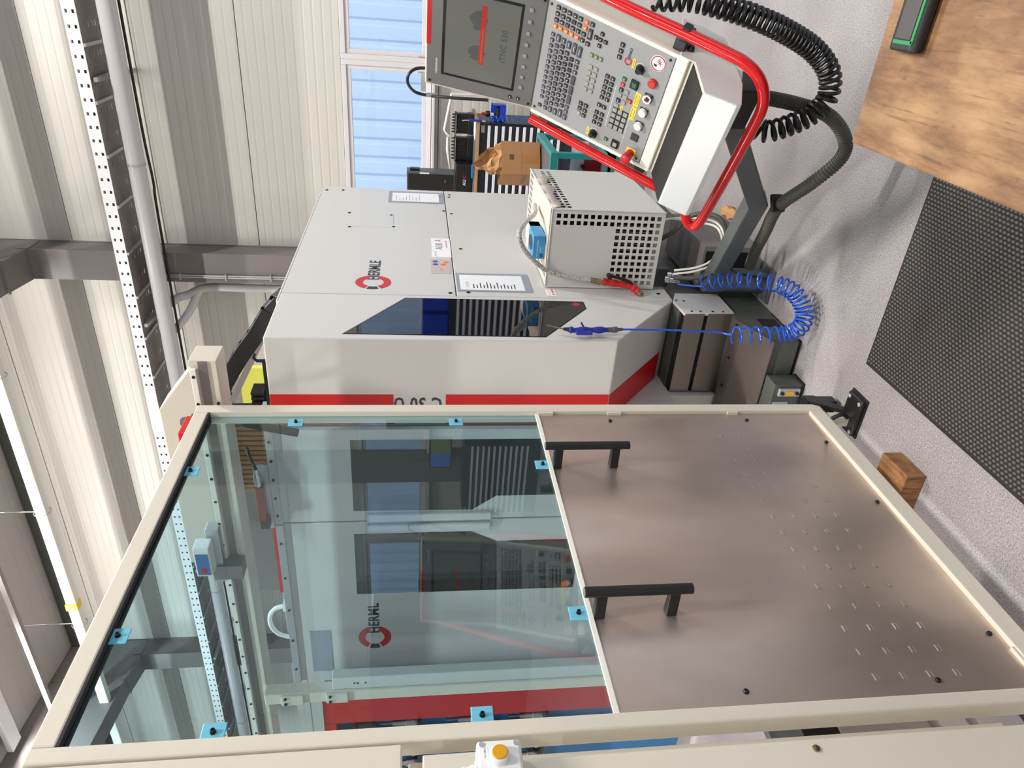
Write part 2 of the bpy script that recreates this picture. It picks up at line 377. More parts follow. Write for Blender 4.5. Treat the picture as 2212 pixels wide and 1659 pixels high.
# lamps: real luminaires in rows under the roof
def luminaire(x,y,z,power,label,ln=1.5,spread=180):
    t=thing('ceiling_lamp',label,'lamp',(x,y,z),'rows of linear ceiling lamps')
    MB().box(x-ln/2,x+ln/2,y-.11,y+.11,z+.012,z+.09).build('housing','white_metal',t,bev=.01)
    MB().box(x-.01,x+.01,y-.01,y+.01,z+.09,zc(y)).build('hanger','galvanised',t)
    ld=bpy.data.lights.new('tube_light','AREA'); ld.shape='RECTANGLE'; ld.size=ln-.06; ld.size_y=.16 if y<4 else .05; ld.energy=power; ld.spread=math.radians(spread); ld.color=(1,.962,.91)
    lo=bpy.data.objects.new('tube_light',ld); COL.objects.link(lo); lo.location=(x,y,z+.004); attach(lo,t)
LP=(62,150,235,190)
for j,(y,z) in enumerate(((6.58,6.95),(5.2,7.0),(0.6,7.15),(-4.6,7.3))):
    for i,x in enumerate((1.6,-1.,-3.6,-6.2,-8.8,-11.4) if j==0 else (1.6,-3.6,-8.8,-13.5)):
        luminaire(x,y,z,LP[j]+(190 if (i,j)==(0,1) else 0),'linear ceiling lamp, row %s, %s'%(('by the window wall','second from the window wall','above the viewer','behind the viewer')[j],('nearest the console','by the milling machine','farther left','at the far left end')[i] if j else ('first','second','third','fourth','fifth','sixth')[i]+' from the console'),spread=(180,180,130,130)[j])

# trunking high on the wall, with yellow clip
t=thing('wall_trunking','cream trunking strip hung high in front of the wall under the roof','trunking',(-8,7.3,6.05))
MB().box(-15.9,3.,7.25,7.35,6.06,6.19).build('trunking_body','cream',t,bev=.01)
MB().box(-15.9,3.,7.35,7.37,6.08,6.17).build('back_rail','grey_steel_paint',t)
MB().box(-7.75,-7.64,7.235,7.36,6.05,6.20).build('coupler','yellow',t,bev=.004)
for x in (-14,-12,-9.9,-8.05,-6.1,-4.2,-1.5,.9):
    MB().tube(arcpts((x,7.30,6.125),(0,1,0),(0,0,1),.095,0,6.28,12),.005,6).build('bracket','galvanised',t); MB().cyl((x,7.30,6.2),(x,7.30,zc(7.3)),.006,6).build('hanger_rod','galvanised',t)
S(MB().box(X0,X1,8.30,8.398,6.86,6.96),'trim_3','dark_green_grey','dark eave trim between wall and roof')

# perforated cable tray and the pipe below it
t=thing('cable_tray','galvanised perforated cable tray along the upper wall','cable tray',(-4,7.85,4.65))
zt0,zt1=4.655,4.775
tr=MB(); x=-12.; sl=.1
def perf(mb,x0,x1,zz0,zz1,y,pitch,w,rows,M=None):
    """flat strip in x-z at y with rows of small slots cut out"""
    x=x0
    cuts=[zz0]+[v for (c,h) in rows for v in (c-h/2,c+h/2)]+[zz1]
    while x<x1-1e-6:
        for q in range(0,len(cuts),2): mb._add([(x,y,cuts[q]),(x+pitch,y,cuts[q]),(x+pitch,y,cuts[q+1]),(x,y,cuts[q+1])],[(0,1,2,3)],M)
        for q in range(1,len(cuts)-1,2): mb._add([(x+w,y,cuts[q]),(x+pitch,y,cuts[q]),(x+pitch,y,cuts[q+1]),(x+w,y,cuts[q+1])],[(0,1,2,3)],M)
        x+=pitch
perf(tr,-12,3,zt0,zt1,7.6,.125,.03,[(zt0+.028,.022),(zt0+.088,.022)])
tr.build('front_flange','white_metal',t).modifiers.new('thick','SOLIDIFY').thickness=.002
bt=MB(); YZ=Matrix(((1,0,0,0),(0,0,1,0),(0,1,0,0),(0,0,0,1)))
perf(bt,-12,3,7.602,8.06,zt0,.25,.05,[(7.70,.012),(7.80,.012),(7.9,.012),(7.98,.012)],YZ)
bt.build('tray_bottom','column_paint',t).modifiers.new('thick','SOLIDIFY').thickness=.002  # underside takes a darker paint to stand for the shade below the tray
MB().box(-12,3,8.06,8.062,zt0,zt1).build('rear_flange','galvanised',t)
for y,z in ((7.64,zt0+.032),(7.64,zt0+.088),(7.72,zt0+.034),(7.82,zt0+.034),(7.92,zt0+.034)): MB().cyl((-12,y,z),(3,y,z),.027,10).build('slot_darkener','grey_steel_paint',t,smooth=True)  # dark rods added so the flange slots look shaded
x=-11.9
while x<3: MB().box(x,x+.03,7.60,8.06,zt0-.02,zt0-.002).build('cross_rib','galvanised',t); x+=.5
for x in (-11,-9.3,-7.5,-5.4,-3.75,-1.2,.8):
    MB().prism([(8.398,zt0-.16),(8.398,zt0-.02),(7.62,zt0-.02),(7.62,zt0-.05)],x,x+.04,TX).build('wall_bracket','galvanised',t,label='wall bracket')
MB().box(-5.15,-4.55,7.592,7.598,zt0-.002,zt1+.002).build('joint_plate','white_metal',t)
t=thing('supply_pipe','white pipe of large diameter running below the cable tray','pipe',(-4,7.79,4.37))
MB().cyl((-12,7.79,4.46),(3,7.79,4.46),.088,28).build('pipe_body','pipe_white',t,smooth=True)
for x in (-11,-8,-5.4,-2.0,1.0): MB().cyl((x,7.79,4.46),(x+.02,7.79,4.46),.093,28).build('pipe_clamp','galvanised',t,smooth=True)
p=smooth_path([(3,7.93,4.395),(1,7.93,4.39),(-1.5,7.93,4.39),(-2.2,7.93,4.372),(-2.6,7.93,4.385),(-5,7.93,4.39),(-12,7.93,4.39)],6)
tag(MB().tube(p,.014,8).build('wall_cable','black',smooth=True),'black cable running along the underside of the white pipe','cable')
# pipe branch and conduits on the column
t=thing('branch_pipe','white branch pipe bending down beside the steel column','pipe',(-3.6,8.2,3.2))
p=smooth_path([(-3.60,7.80,4.47),(-3.62,8.0,4.44),(-3.62,8.16,4.40),(-3.60,8.2,4.30),(-3.55,8.21,4.20),(-3.51,8.22,4.05),(-3.51,8.22,3.6),(-3.51,8.22,2.2)],6)
MB().tube(p,.048,14).build('down_pipe','pipe_white',t,smooth=True)
p=smooth_path([(-3.53,8.22,4.17),(-3.60,8.2,4.20),(-3.74,8.15,4.27),(-3.84,8.08,4.34),(-3.95,7.98,4.44),(-3.98,7.9,4.50)],6)
MB().tube(p,.045,14).build('side_branch','pipe_white',t,smooth=True)
t=thing('conduit_bundle','thin metal conduits clipped to the steel column','conduit',(-3.3,8.05,3.0))
for k in range(2): MB().cyl((-3.30-.022*k,8.065,4.47),(-3.30-.022*k,8.065,2.2),.010,8).build('conduit','galvanised',t,smooth=True)
for z in (4.3,3.8,3.3): MB().box(-3.35,-3.275,8.04,8.08,z,z+.015).build('clip','galvanised',t)
# ------------------------------------------------------------------ sliding safety door (plane x = -1.37)
XD=-1.37
DF=frame((XD,0,0),(0,1,0),(0,0,1))            # local (y along wall, z up, out towards the viewer)
t=thing('safety_door','beige framed safety door with blue tinted glass and stainless lower plate','door',(XD,1.54,.1))
ZM=1.214
ya,yb,za,zb=.898,2.188,.102,2.388             # outside
ia,ib,ja,jb=.935,2.142,.163,2.342             # inside
fm=[('stile',ya,ia,za,zb),('stile',ib,yb,za,zb),('rail',ia,ib,za,ja),('rail',ia,ib,jb,zb)]
for n,a,b_,c,d in fm: MB(DF).box(a,b_,c,d,-.05,0).build(n,'beige_paint',t,bev=.004)
MB(DF).box(ib-.0015,ib,ZM,jb,-.045,-.003).build('seal','beige_paint',t)
MB(DF).box(ia,ib,jb-.006,jb,-.042,-.002).build('seal','rubber',t)
MB(DF).box(ia,ib-.002,ZM+.002,jb-.006,-.024,-.018).build('glass_pane','door_glass',t,label='blue tinted glass pane')
MB(DF).box(ia,ib,ZM-.008,ZM+.004,-.018,-.010).build('glazing_strip','cream',t)
pl=MB(DF).box(ia,ib-.002,ja,ZM-.004,-.022,-.014).build('steel_plate','stainless',t,label='scuffed stainless lower plate with punched dimples')
for i in range(16):
    for j in range(4):
        y=2.064-.0713*i; z=.567-.070*j
        w_,h_=.011,.007
        o=MB(DF)._add([(y-w_,z-h_,-.0139),(y+w_,z-h_,-.0139),(y+w_,z+h_,-.0139),(y-w_,z+h_,-.0139),(y-w_*.6,z-h_*.5,-.0125),(y+w_*.6,z-h_*.5,-.0125),(y+w_*.6,z+h_*.6,-.0125),(y-w_*.6,z+h_*.6,-.0125)],
            [(0,1,5,4),(1,2,6,5),(2,3,7,6),(3,0,4,7),(4,5,6,7)]).build('dimple','stainless',pl)
for (y,z) in ((.975,.90),(.975,.42),(2.095,.95),(2.095,.43),(1.62,.19),(1.1,.19),(1.95,.19)):
    MB(DF).lathe((y,z,-.014),(0,0,1),[(0,.007),(.004,.007),(.006,.005),(.006,.003)],10).build('screw','black',pl,smooth=True)
MB(DF).box(ib-.008,ib-.0005,.45,.49,-.014,-.003).build('spacer','beige_paint',t); MB(DF).box(ib-.008,ib-.0005,.90,.95,-.014,-.003).build('spacer','beige_paint',t); MB(DF).box(ib-.010,ib-.0005,ZM-.06,ZM-.004,-.014,-.002).build('spacer','beige_paint',t)
MB(DF).box(1.0,1.05,ja,ja+.008,-.014,-.003).build('spacer','beige_paint',t)
# glass clips: small blue-green plates with a screw
for (y,z,hor) in ((2.098,2.049,0),(2.098,1.505,0),(1.843,1.236,1),(1.224,1.240,1),(.957,1.504,0),(.955,2.054,0),(1.213,2.322,1),(1.833,2.322,1)):
    a,b_=(.022,.024)
    c=MB(DF).box(y-a,y+a,z-b_,z+b_,-.0175,-.0142).build('glass_clip','clip_blue',t,bev=.003)
    MB(DF).lathe((y,z,-.0142),(0,0,1),[(0,.0065),(.002,.0065),(.002,.0048),(.009,.0048),(.009,.003),(.006,.003)],10).build('screw','black',c,smooth=True)
# two black bar handles
for y in (1.83,1.214):
    h=MB(DF).cyl((y,1.236,.068),(y,.962,.068),.0135,20).build('handle','black_plastic',t,smooth=True,label='black bar handle')
    for z in (1.192,1.005):
        M2=DF@Matrix(((1,0,0,0),(0,0,1,0),(0,1,0,0),(0,0,0,1)))
        MB(M2).prism([(y-.014,-.014),(y+.014,-.014),(y+.010,.060),(y-.010,.060)],z-.014,z+.014).build('handle_post','black_plastic',h,bev=.003)
    MB(DF).cyl((y,1.2365,.068),(y,1.238,.068),.012,16).build('end_cap','dark_bezel',h,smooth=True)
# slot in the outer edge of the frame
MB(DF).box(1.60,1.605,zb-.002,zb+.001,-.02,-.01).build('slot','black',t)

# black floor foot under the door post
t=thing('floor_foot','black cast foot plate bolted to the floor under the door corner','foot',(-1.36,2.1,0))
MB().box(-1.435,-1.282,2.055,2.150,.006,.022).build('base_plate','black_plastic',t,bev=.006)
MB().box(-1.44,-1.277,2.050,2.155,0,.006).build('rubber_pad','rubber',t)
MB().prism([(2.15,.02),(2.235,.10),(2.235,.145),(2.195,.145),(2.12,.022)],-1.375,-1.36,TX).build('gusset','black_plastic',t)
MB().box(-1.42,-1.362,2.19,2.235,.022,.15).build('upright','black_plastic',t,bev=.004)
MB().box(-1.413,-1.375,2.095,2.135,.022,.10).build('post_end','beige_paint',t)
for x,y in ((-1.30,2.07),(-1.30,2.135),(-1.42,2.07),(-1.415,2.135)): MB().lathe((x,y,.022),(0,0,1),[(0,.008),(.003,.008),(.004,.006)],10).build('bolt','galvanised',t,smooth=True)
MB().tube(smooth_path([(-1.37,2.085,.10),(-1.355,2.08,.085),(-1.352,2.085,.06),(-1.37,2.09,.035)],5),.008,8).build('hook','rubber',t,smooth=True)

# fixed enclosure left of the door
t=thing('enclosure_panel','upper beige sheet panel of the enclosure left of the door','panel',(-1.36,.75,1.67))
MB(DF).box(.30,.886,1.672,2.55,-.03,.012).build('sheet','beige_paint',t,bev=.004)
t=thing('enclosure_beam','wide beige lower enclosure panel below the button box','panel',(-1.34,.65,0))
MB(DF).box(.25,.800,.02,1.452,-.03,.08).build('sheet','beige_paint',t,bev=.012,seg=3)
MB(DF).lathe((.775,.86,.08),(0,0,1),[(0,.008),(.003,.007),(.004,.003)],10).build('screw','brass',t,smooth=True)
MB(DF).box(.74,.86,1.46,1.632,-.03,.012).build('bracket_plate','beige_paint',t,bev=.003)
t=thing('button_box','pale button box with an amber push button on the enclosure post','button box',(-1.28,.77,1.45))
MB(DF).box(.735,.806,1.452,1.535,.081,.13).build('housing','white_plastic',t,bev=.006)
MB(DF).box(.735,.79,1.449,1.538,.078,.10).build('housing_base','white_plastic',t,bev=.004)
for z in (1.462,1.526): MB(DF).lathe((.797,z,.13),(0,0,1),[(0,.005),(.002,.005),(.002,.003)],10).build('screw','galvanised',t,smooth=True)
bt=MB(DF).lathe((.772,1.495,.13),(0,0,1),[(0,.0185),(.012,.0175),(.014,.015)],22).build('bezel_ring','white_metal',t,smooth=True)
MB(DF).lathe((.772,1.495,.138),(0,0,1),[(0,.0145),(.007,.0145),(.009,.013)],22).build('button_cap','amber',bt,smooth=True)
MB(DF).box(.768,.792,1.515,1.526,.1301,.1306).build('label_strip','paper',t)
text('label_text','Tür öffnen',.005,DF@Matrix.Translation((.770,1.5205,.1307)),'ink',t,depth=.0001)
MB(DF).lathe((.762,1.536,.105),(0,1,0),[(0,.012),(.012,.012),(.012,.009),(.028,.009)],14).build('cable_gland','white_plastic',t,smooth=True)
# dull edge strip of the frame beside the gap
tag(MB().box(-1.46,-1.425,.80,.888,.3,1.66).build('gap_post','beige_paint',bev=.004),'narrow beige post behind the gap left of the door','post')
# ------------------------------------------------------------------ milling machine
XM=-1.29
MS=frame((XM,0,0),(0,1,0),(0,0,1))            # side face: (y, z, out)
MF=frame((0,2.545,0),(1,0,0),(0,0,1))         # front face: (x, z, out towards -y)
t=thing('milling_machine','large white five-axis milling machine behind the safety door','machine',(-2.3,3.6,0))
MB().box(-3.3,-1.31,2.98,4.68,.45,2.20).build('machine_body','machine_white',t)
MB().prism([(2.545,2.228),(2.545,.822),(2.94,.483),(2.979,.45),(2.979,2.228)],-1.69,XM,TX).build('corner_cover','machine_white',t,bev=.006,seg=3)
MB(MS).box(2.983,4.69,1.4655,2.226,-.03,0).build('side_panel','machine_white',t,bev=.003)
MB(MS).box(2.983,4.69,.45,1.4605,-.03,0).build('side_panel','machine_white',t,bev=.003)
MB(MS).box(2.90,4.69,2.226,2.236,-.4,0).build('top_edge','machine_white',t,bev=.003)
MB().box(-3.3,-1.31,2.98,4.68,2.20,2.225).build('top_cover','machine_white',t)
MB(MS).box(3.905,4.145,1.772,2.018,-.002,.0012).build('hatch','machine_white',t)
MB(MS).box(2.984,4.69,1.4600,1.4662,-.02,-.0045).build('panel_joint','ink',t)
# dark side window
wp=[(2.588,1.926),(2.944,1.686),(2.937,.893),(2.862,.893),(2.579,1.120)]
cxw=sum(p[0] for p in wp)/5; czw=sum(p[1] for p in wp)/5
wn=MB(MS).prism([(cxw+(a-cxw)*1.025,czw+(b_-czw)*1.012) for a,b_ in wp],-.002,.0008).build('window_seal','black',t)
MB(MS).prism(wp,-.001,.0016).build('side_window','dark_glazing',t,label='dark reflecting side window')
MB(MS).lathe((2.905,.929,.0016),(0,0,1),[(0,.016),(.0006,.016)],20).build('oval_sticker','red_plastic',t)
# screws on the panels
for y,z in ((4.151,2.025),(4.134,1.786),(3.90,2.005),(3.924,1.767),(4.2,1.434),(3.595,1.411),(3.02,1.407),(4.607,2.20),(4.62,2.10),(4.55,1.49),(4.25,1.478),(4.60,1.43),(4.55,1.435),(3.01,1.49),(3.05,.50)):
    MB(MS).lathe((y,z,.0),(0,0,1),[(0,.009),(.002,.009),(.004,.005)],10).build('screw','black',t,smooth=True)
# maker's logo: split ring with lettering
def logo(M,cy_,cz_,R,txt,parent,out=.0008,bsx=.88):
    def arc(a0,a1,r0,r1):
        n=14; pts=[(cy_+math.cos(a0+(a1-a0)*i/n)*r1,cz_+math.sin(a0+(a1-a0)*i/n)*r1) for i in range(n+1)]+[(cy_+math.cos(a1-(a1-a0)*i/n)*r0,cz_+math.sin(a1-(a1-a0)*i/n)*r0) for i in range(n+1)]
        return pts
    d=math.radians
    MB(M).prism(arc(d(20),d(153),R*.58,R),0,out).build('logo_arc','red_stripe',parent)
    MB(M).prism(arc(d(207),d(340),R*.58,R),0,out).build('logo_arc','red_stripe',parent)
    MB(M).prism(arc(d(160),d(200),R*.62,R),0,out).build('logo_block','ink',parent)
    text('logo_text',txt,R*.9,M@Matrix.Translation((cy_+R*.36,cz_,out*.5)),'ink',parent,depth=out/2,bold=R*.026,sx=bsx)
logo(MS,3.118,1.838,.0815,'HERMLE',t)
# front of the corner cover: red stripe and type lettering
for z0,z1 in ((1.735,2.226),(.824,1.52)): MB(MF).box(-1.689,-1.545,z0,z1,0,.0008).build('red_stripe','red_stripe',t)
text('type_text','C 30 U',.085,frame((-1.553,2.5445,1.535),(0,0,1),(-1,0,0))@Matrix.Translation((0,.034,0)),'ink',t,bold=.002,sx=.74)
CH=frame((0,2.545,.822),(1,0,0),(0,2.545-2.94,.822-.483)); chl=math.hypot(.395,.339)
MB(CH).box(-1.689,-1.545,-chl,-.002,0,.0008).build('red_stripe','red_stripe',t)
# front sliding doors with big windows
FD=frame((0,2.52,0),(1,0,0),(0,0,1))
for k in range(2):
    a,b_=((-2.196,-1.703),(-3.268,-2.203))[k]
    d=MB(FD).box(a,b_,.45,2.241,-.03,0).build('front_door','machine_white',t,bev=.003)
    if k==0: pw=[(-1.754,1.917),(-2.136,1.917),(-2.142,1.387),(-2.064,1.281),(-2.064,.72),(-1.754,.72)]
    else: pw=[(-2.274,1.921),(-2.274,1.387),(-2.338,1.262),(-2.338,.86),(-2.661,.86),(-2.655,1.921)]
    MB(FD).prism(pw[::-1],-.001,.0014).build('door_window','dark_glazing',d,label='dark door window')
    ky=(-2.172,-2.230)[k]
    MB(FD).lathe((ky,1.391,0),(0,0,1),[(0,.010),(.012,.010),(.018,.006)],12).build('door_knob','black',d,smooth=True)
    MB(FD).box(*((-2.19,-2.150),(-2.255,-2.212))[k],1.30,1.86,0,.02).build('grip_strip','machine_white',d,bev=.005)
    MB(FD).box(a,b_,2.225,2.258,-.04,.012).build('top_profile','galvanised',d)
    for i in range(5):
        xx=a+(b_-a)*(i+.5)/5; MB(FD).lathe((xx,2.243,.012),(0,0,1),[(0,.006),(.004,.006)],8).build('screw','black',d)
logo(FD,-2.963,1.844,.0815,'HERML',t)
MB(FD).lathe((-2.635,.90,.0014),(0,0,1),[(0,.02),(.0006,.02)],18).build('round_sticker','red_plastic',t)
MB().box(-3.3,-1.69,2.56,2.98,.45,2.2).build('front_frame','machine_white',t)
MB(FD).box(-3.2,-2.9,2.06,2.16,.0,.002).build('warning_plate','paper_grey',t)
# rear axis cover with red stripe and the pleated bellows above the doors
MB().box(-2.85,-2.18,2.75,3.35,2.225,2.50).build('axis_cover','column_paint',t,bev=.006)
MB().box(-2.86,-2.17,2.742,2.75,2.30,2.33).build('cover_stripe','red_stripe',t)
pz=MB()
for i in range(16):
    x=-2.15+i*.026; pz.prism([(2.70,2.235),(2.68,2.30),(2.68,2.44),(2.73,2.44),(2.73,2.235)],x,x+.02,TX)
pz.build('bellows','card',t,bev=.003,seg=1)
MB().box(-2.16,-1.72,2.71,2.76,2.225,2.45).build('bellows_back','black_matt',t)
# skirt, recessed stainless plinth, tank
MB(MS).prism([(3.063,.413),(2.97,.452),(2.83,.442),(2.842,.199),(3.063,.198)],-.012,0).build('skirt','machine_white',t,bev=.002)
for y,z in ((2.855,.40),(2.853,.36),(2.855,.30),(2.855,.25),(2.97,.40),(2.975,.435)): MB(MS).lathe((y,z,0),(0,0,1),[(0,.006),(.003,.005)],8).build('screw','black',t)
MB().box(-3.2,-1.30,2.86,4.65,.0,.455).build('plinth','dark_green_grey',t)
MB().box(-1.70,-1.292,2.83,2.86,.345,.438).build('plinth_sheet','stainless_shaded',t,bev=.002); MB().box(-1.70,-1.292,2.83,2.86,.207,.328).build('plinth_sheet','stainless_shaded',t,bev=.002)
MB().box(-1.72,-1.30,2.845,2.87,.195,.45).build('plinth_gap','dark_void',t)
MB().box(-1.98,-1.705,2.80,2.87,.20,.47).build('plinth_cover','machine_white',t,bev=.004)
MB().prism([(2.785,.228),(2.55,.142),(2.55,.136),(2.785,.222)],-2.1,-1.288,TX).build('tank_lid','stainless_shaded',t)
MB().prism([(2.86,.21),(2.785,.22),(2.56,.136),(2.56,.02),(2.86,.02)],-2.1,-1.292,TX).build('tank','dark_green_grey',t,bev=.002)
MB(MS).box(2.708,2.785,.035,.118,-.004,.0005).build('tank_slot','dark_void',t)
MB().box(-2.1,-1.295,2.575,2.62,0,.03).build('tank_foot','black_matt',t)
LD=frame((0,2.785,.2285),(1,0,0),(0,2.785-2.55,.228-.142))
for x in (-1.31,-1.475,-1.62): MB(LD).lathe((x,-.03,0),(0,0,1),[(0,.008),(.003,.007)],8).build('screw','black',t)
MB(LD).box(-2.1,-1.288,-.062,-.058,0,.002).build('lid_fold','stainless_shaded',t)
# small grey unit at the floor with handle and gauge
t2=thing('coolant_unit','small grey floor unit with a handle and sight gauge under the machine','unit',(-1.6,2.5,0))
MB().box(-2.0,-1.445,2.46,2.548,.005,.135).build('housing','dark_green_grey',t2,bev=.004)
MB().box(-2.0,-1.44,2.455,2.55,0,.012).build('base','black_matt',t2)
MB().box(-1.495,-1.46,2.445,2.46,.02,.115).build('gauge_plate','galvanised',t2,bev=.003)
MB().box(-1.487,-1.468,2.441,2.447,.05,.083).build('sight_glass','amber',t2)
for z in (.034,.101): MB().cyl((-1.4775,2.446,z),(-1.4775,2.438,z),.008,10).build('screw','black',t2,smooth=True)
MB().box(-1.57,-1.53,2.4585,2.4602,.055,.125).build('label_plate','paper_grey',t2)

# ------------------------------------------------------------------ things stuck on the machine side
def sheet(name,label,cat,y0,y1,z0,z1,m='paper',th=.0015,off=.0006):
    return tag(MB(MS).box(y0,y1,z0,z1,off,off+th).build(name,m),label,cat)
t=thing('notice_holder','grey framed notice sheet beside the perforated box','notice',(XM,3.14,1.11))
MB(MS).box(3.032,3.25,1.108,1.455,.0006,.003).build('frame_board','paper_grey',t)
MB(MS).box(3.047,3.226,1.140,1.440,.003,.0034).build('sheet','paper',t)
text('heading','SYSTEM',.02,MS@frame((3.075,1.405,.0035),(1,0,0),(0,1,0)),'ink_pale',t,depth=.0001)
for i in range(13): MB(MS).box(3.066,3.066+.02+.07*random.random()*(1 if 3<i<9 else .6)+.015,1.375-.016*i,1.380-.016*i,.0034,.0037).build('text_line','ink',t)
t=thing('document_sleeve','grey document sleeve near the upper rear edge of the machine','notice',(XM,4.5,1.47))
MB(MS).box(4.395,4.632,1.474,1.812,.0006,.003).build('sleeve','paper_grey',t); MB(MS).box(4.415,4.60,1.50,1.79,.003,.0034).build('sheet','paper',t)
for i in range(8): MB(MS).box(4.43,4.47+.09*random.random(),1.76-.02*i,1.764-.02*i,.0034,.0037).build('text_line','ink_pale',t)
t=thing('brand_sticker','white sticker with AURA lettering at the panel seam','sticker',(XM,3.6,1.47))
MB(MS).box(3.462,3.748,1.464,1.563,.0006,.0016).build('label_sheet','paper',t)
text('lettering','AUR',.055,MS@frame((3.575,1.522,.0017),(1,0,0),(0,1,0)),'ink',t,depth=.0002,sx=.92); text('lettering','A',.055,MS@frame((3.695,1.524,.0017),(1,0,0),(0,1,0)),'red_stripe',t,depth=.0002,sx=.92); text('small_text','powered by',.016,MS@frame((3.475,1.545,.0017),(1,0,0),(0,1,0)),'ink_pale',t,depth=.0002)
text('tagline','frameworks 2023',.016,MS@frame((3.60,1.485,.0017),(1,0,0),(0,1,0)),'red_stripe',t,depth=.0002)
t=thing('info_sticker','pinkish grey info sticker with icons below the maker ring','sticker',(XM,3.33,1.475))
mat('sticker_mauve',(196,184,182),.5); mat('sticker_blue',(70,90,160),.5)
MB(MS).box(3.243,3.432,1.476,1.571,.0006,.0016).build('label_sheet','sticker_mauve',t)
for y,z,m_ in ((3.36,1.548,'sticker_blue'),(3.40,1.548,'sticker_blue'),(3.36,1.51,'orange'),(3.39,1.495,'orange')): MB(MS).lathe((y,z,.0016),(0,0,1),[(0,.014),(.0004,.014)],14).build('icon',m_,t)
text('wording','GRP',.022,MS@frame((3.27,1.52,.0017),(1,0,0),(0,1,0)),'orange',t,depth=.0002)
t=thing('hazard_sticker','strip of small hazard symbols left of the perforated box','sticker',(XM,3.03,1.0))
MB(MS).box(3.0,3.075,1.0,1.045,.0006,.0014).build('label_sheet','paper',t)
for i in range(4):
    MB(MS).prism([(3.009+.018*i,1.027),(3.021+.018*i,1.027),(3.015+.018*i,1.038)],.0014,.0018).build('triangle','yellow',t)
    MB(MS).lathe((3.015+.018*i,1.013,.0014),(0,0,1),[(0,.006),(.0004,.006)],10).build('circle','red_stripe',t)
# ------------------------------------------------------------------ gantry and cell behind the door
t=thing('gantry_beam','beige gantry beam with a bolted linear rail above the door','beam',(-2.6,2.3,2.33))
MB().box(-3.9,-1.235,2.255,2.37,2.325,2.418).build('beam_body','beige_paint',t,bev=.003)
MB().box(-3.9,-1.262,2.238,2.255,2.392,2.412).build('linear_rail','cream',t,bev=.002)
MB().box(-3.9,-1.237,2.250,2.256,2.358,2.386).build('cover_strip','column_paint',t)
for i in range(24): MB().cyl((-1.29-i*.11,2.239,2.402),(-1.29-i*.11,2.2365,2.402),.006,8).build('bolt','black',t)
MB().cyl((-1.405,2.254,2.338),(-1.405,2.25,2.338),.006,8).build('bolt','black',t)
t=thing('cover_box','beige sheet-metal cover behind the gantry beam','cover',(-1.8,2.6,2.5))
MB().prism([(-2.45,2.48),(-1.45,2.48),(-1.45,2.53),(-1.62,2.66),(-2.45,2.66)],2.55,2.67,Matrix(((1,0,0,0),(0,0,1,0),(0,1,0,0),(0,0,0,1)))).build('sheet','beige_paint',t,bev=.004)
MB().cyl((-1.9,2.549,2.58),(-1.9,2.545,2.58),.006,8).build('bolt','black',t)
# black energy chain
t=thing('energy_chain','black segmented energy chain arching over the machine top','cable chain',(-1.5,3.0,2.2))
P=smooth_path([(-1.335,3.13,2.17),(-1.365,3.10,2.235),(-1.42,3.05,2.30),(-1.50,3.01,2.355),(-1.60,2.97,2.43),(-1.72,2.92,2.50),(-1.83,2.87,2.53)],10)
ls=[0]
for i in range(1,len(P)): ls.append(ls[-1]+(P[i]-P[i-1]).length)
def at(s):
    for i in range(len(ls)-1):
        if ls[i+1]>=s: q=(s-ls[i])/(ls[i+1]-ls[i]); return P[i].lerp(P[i+1],q),(P[i+1]-P[i]).normalized()
    return P[-1],(P[-1]-P[-2]).normalized()
s=0; 
while s<ls[-1]-.03:
    p,d=at(s+.03); n_=V((0,1,0)); n_=(n_-d*n_.dot(d)).normalized(); u_=n_.cross(d)
    M=Matrix(((d.x,n_.x,u_.x,p.x),(d.y,n_.y,u_.y,p.y),(d.z,n_.z,u_.z,p.z),(0,0,0,1)))
    l=MB(M).box(-.034,.034,-.05,-.042,-.036,.036).box(-.034,.034,.042,.05,-.036,.036).box(-.022,.022,-.042,.042,.028,.036).box(-.022,.022,-.042,.042,-.036,-.028).build('chain_link','black_plastic',t,bev=.006)
    MB(M).box(-.028,.028,-.038,.038,-.02,.02).build('link_filler','grey_steel_paint',t)
    s+=.06
p=smooth_path([(-1.80,2.80,2.50),(-1.72,2.70,2.50),(-1.64,2.58,2.46),(-1.60,2.48,2.38),(-1.60,2.42,2.30),(-1.62,2.38,2.1)],6)
tag(MB().tube(p,.017,10).build('drop_cable','rubber',smooth=True),'thick black cable dropping behind the door post','cable')
p=smooth_path([(-1.66,2.42,2.53),(-1.60,2.36,2.50),(-1.50,2.28,2.48),(-1.45,2.22,2.44),(-1.43,2.19,2.41)],6)
tag(MB().tube(p,.011,8,rf=lambda i:.011 if i%2 else .0095).build('corrugated_cable','rubber',smooth=True),'corrugated black cable at the top corner of the door','cable')
t=thing('door_switch','red safety switch at the top corner of the door','switch',(-1.42,2.13,2.39))
MB().box(-1.445,-1.402,2.06,2.165,2.391,2.425).build('body','red_plastic',t,bev=.004); MB().cyl((-1.425,2.165,2.408),(-1.425,2.20,2.41),.012,10).build('gland','black',t,smooth=True)
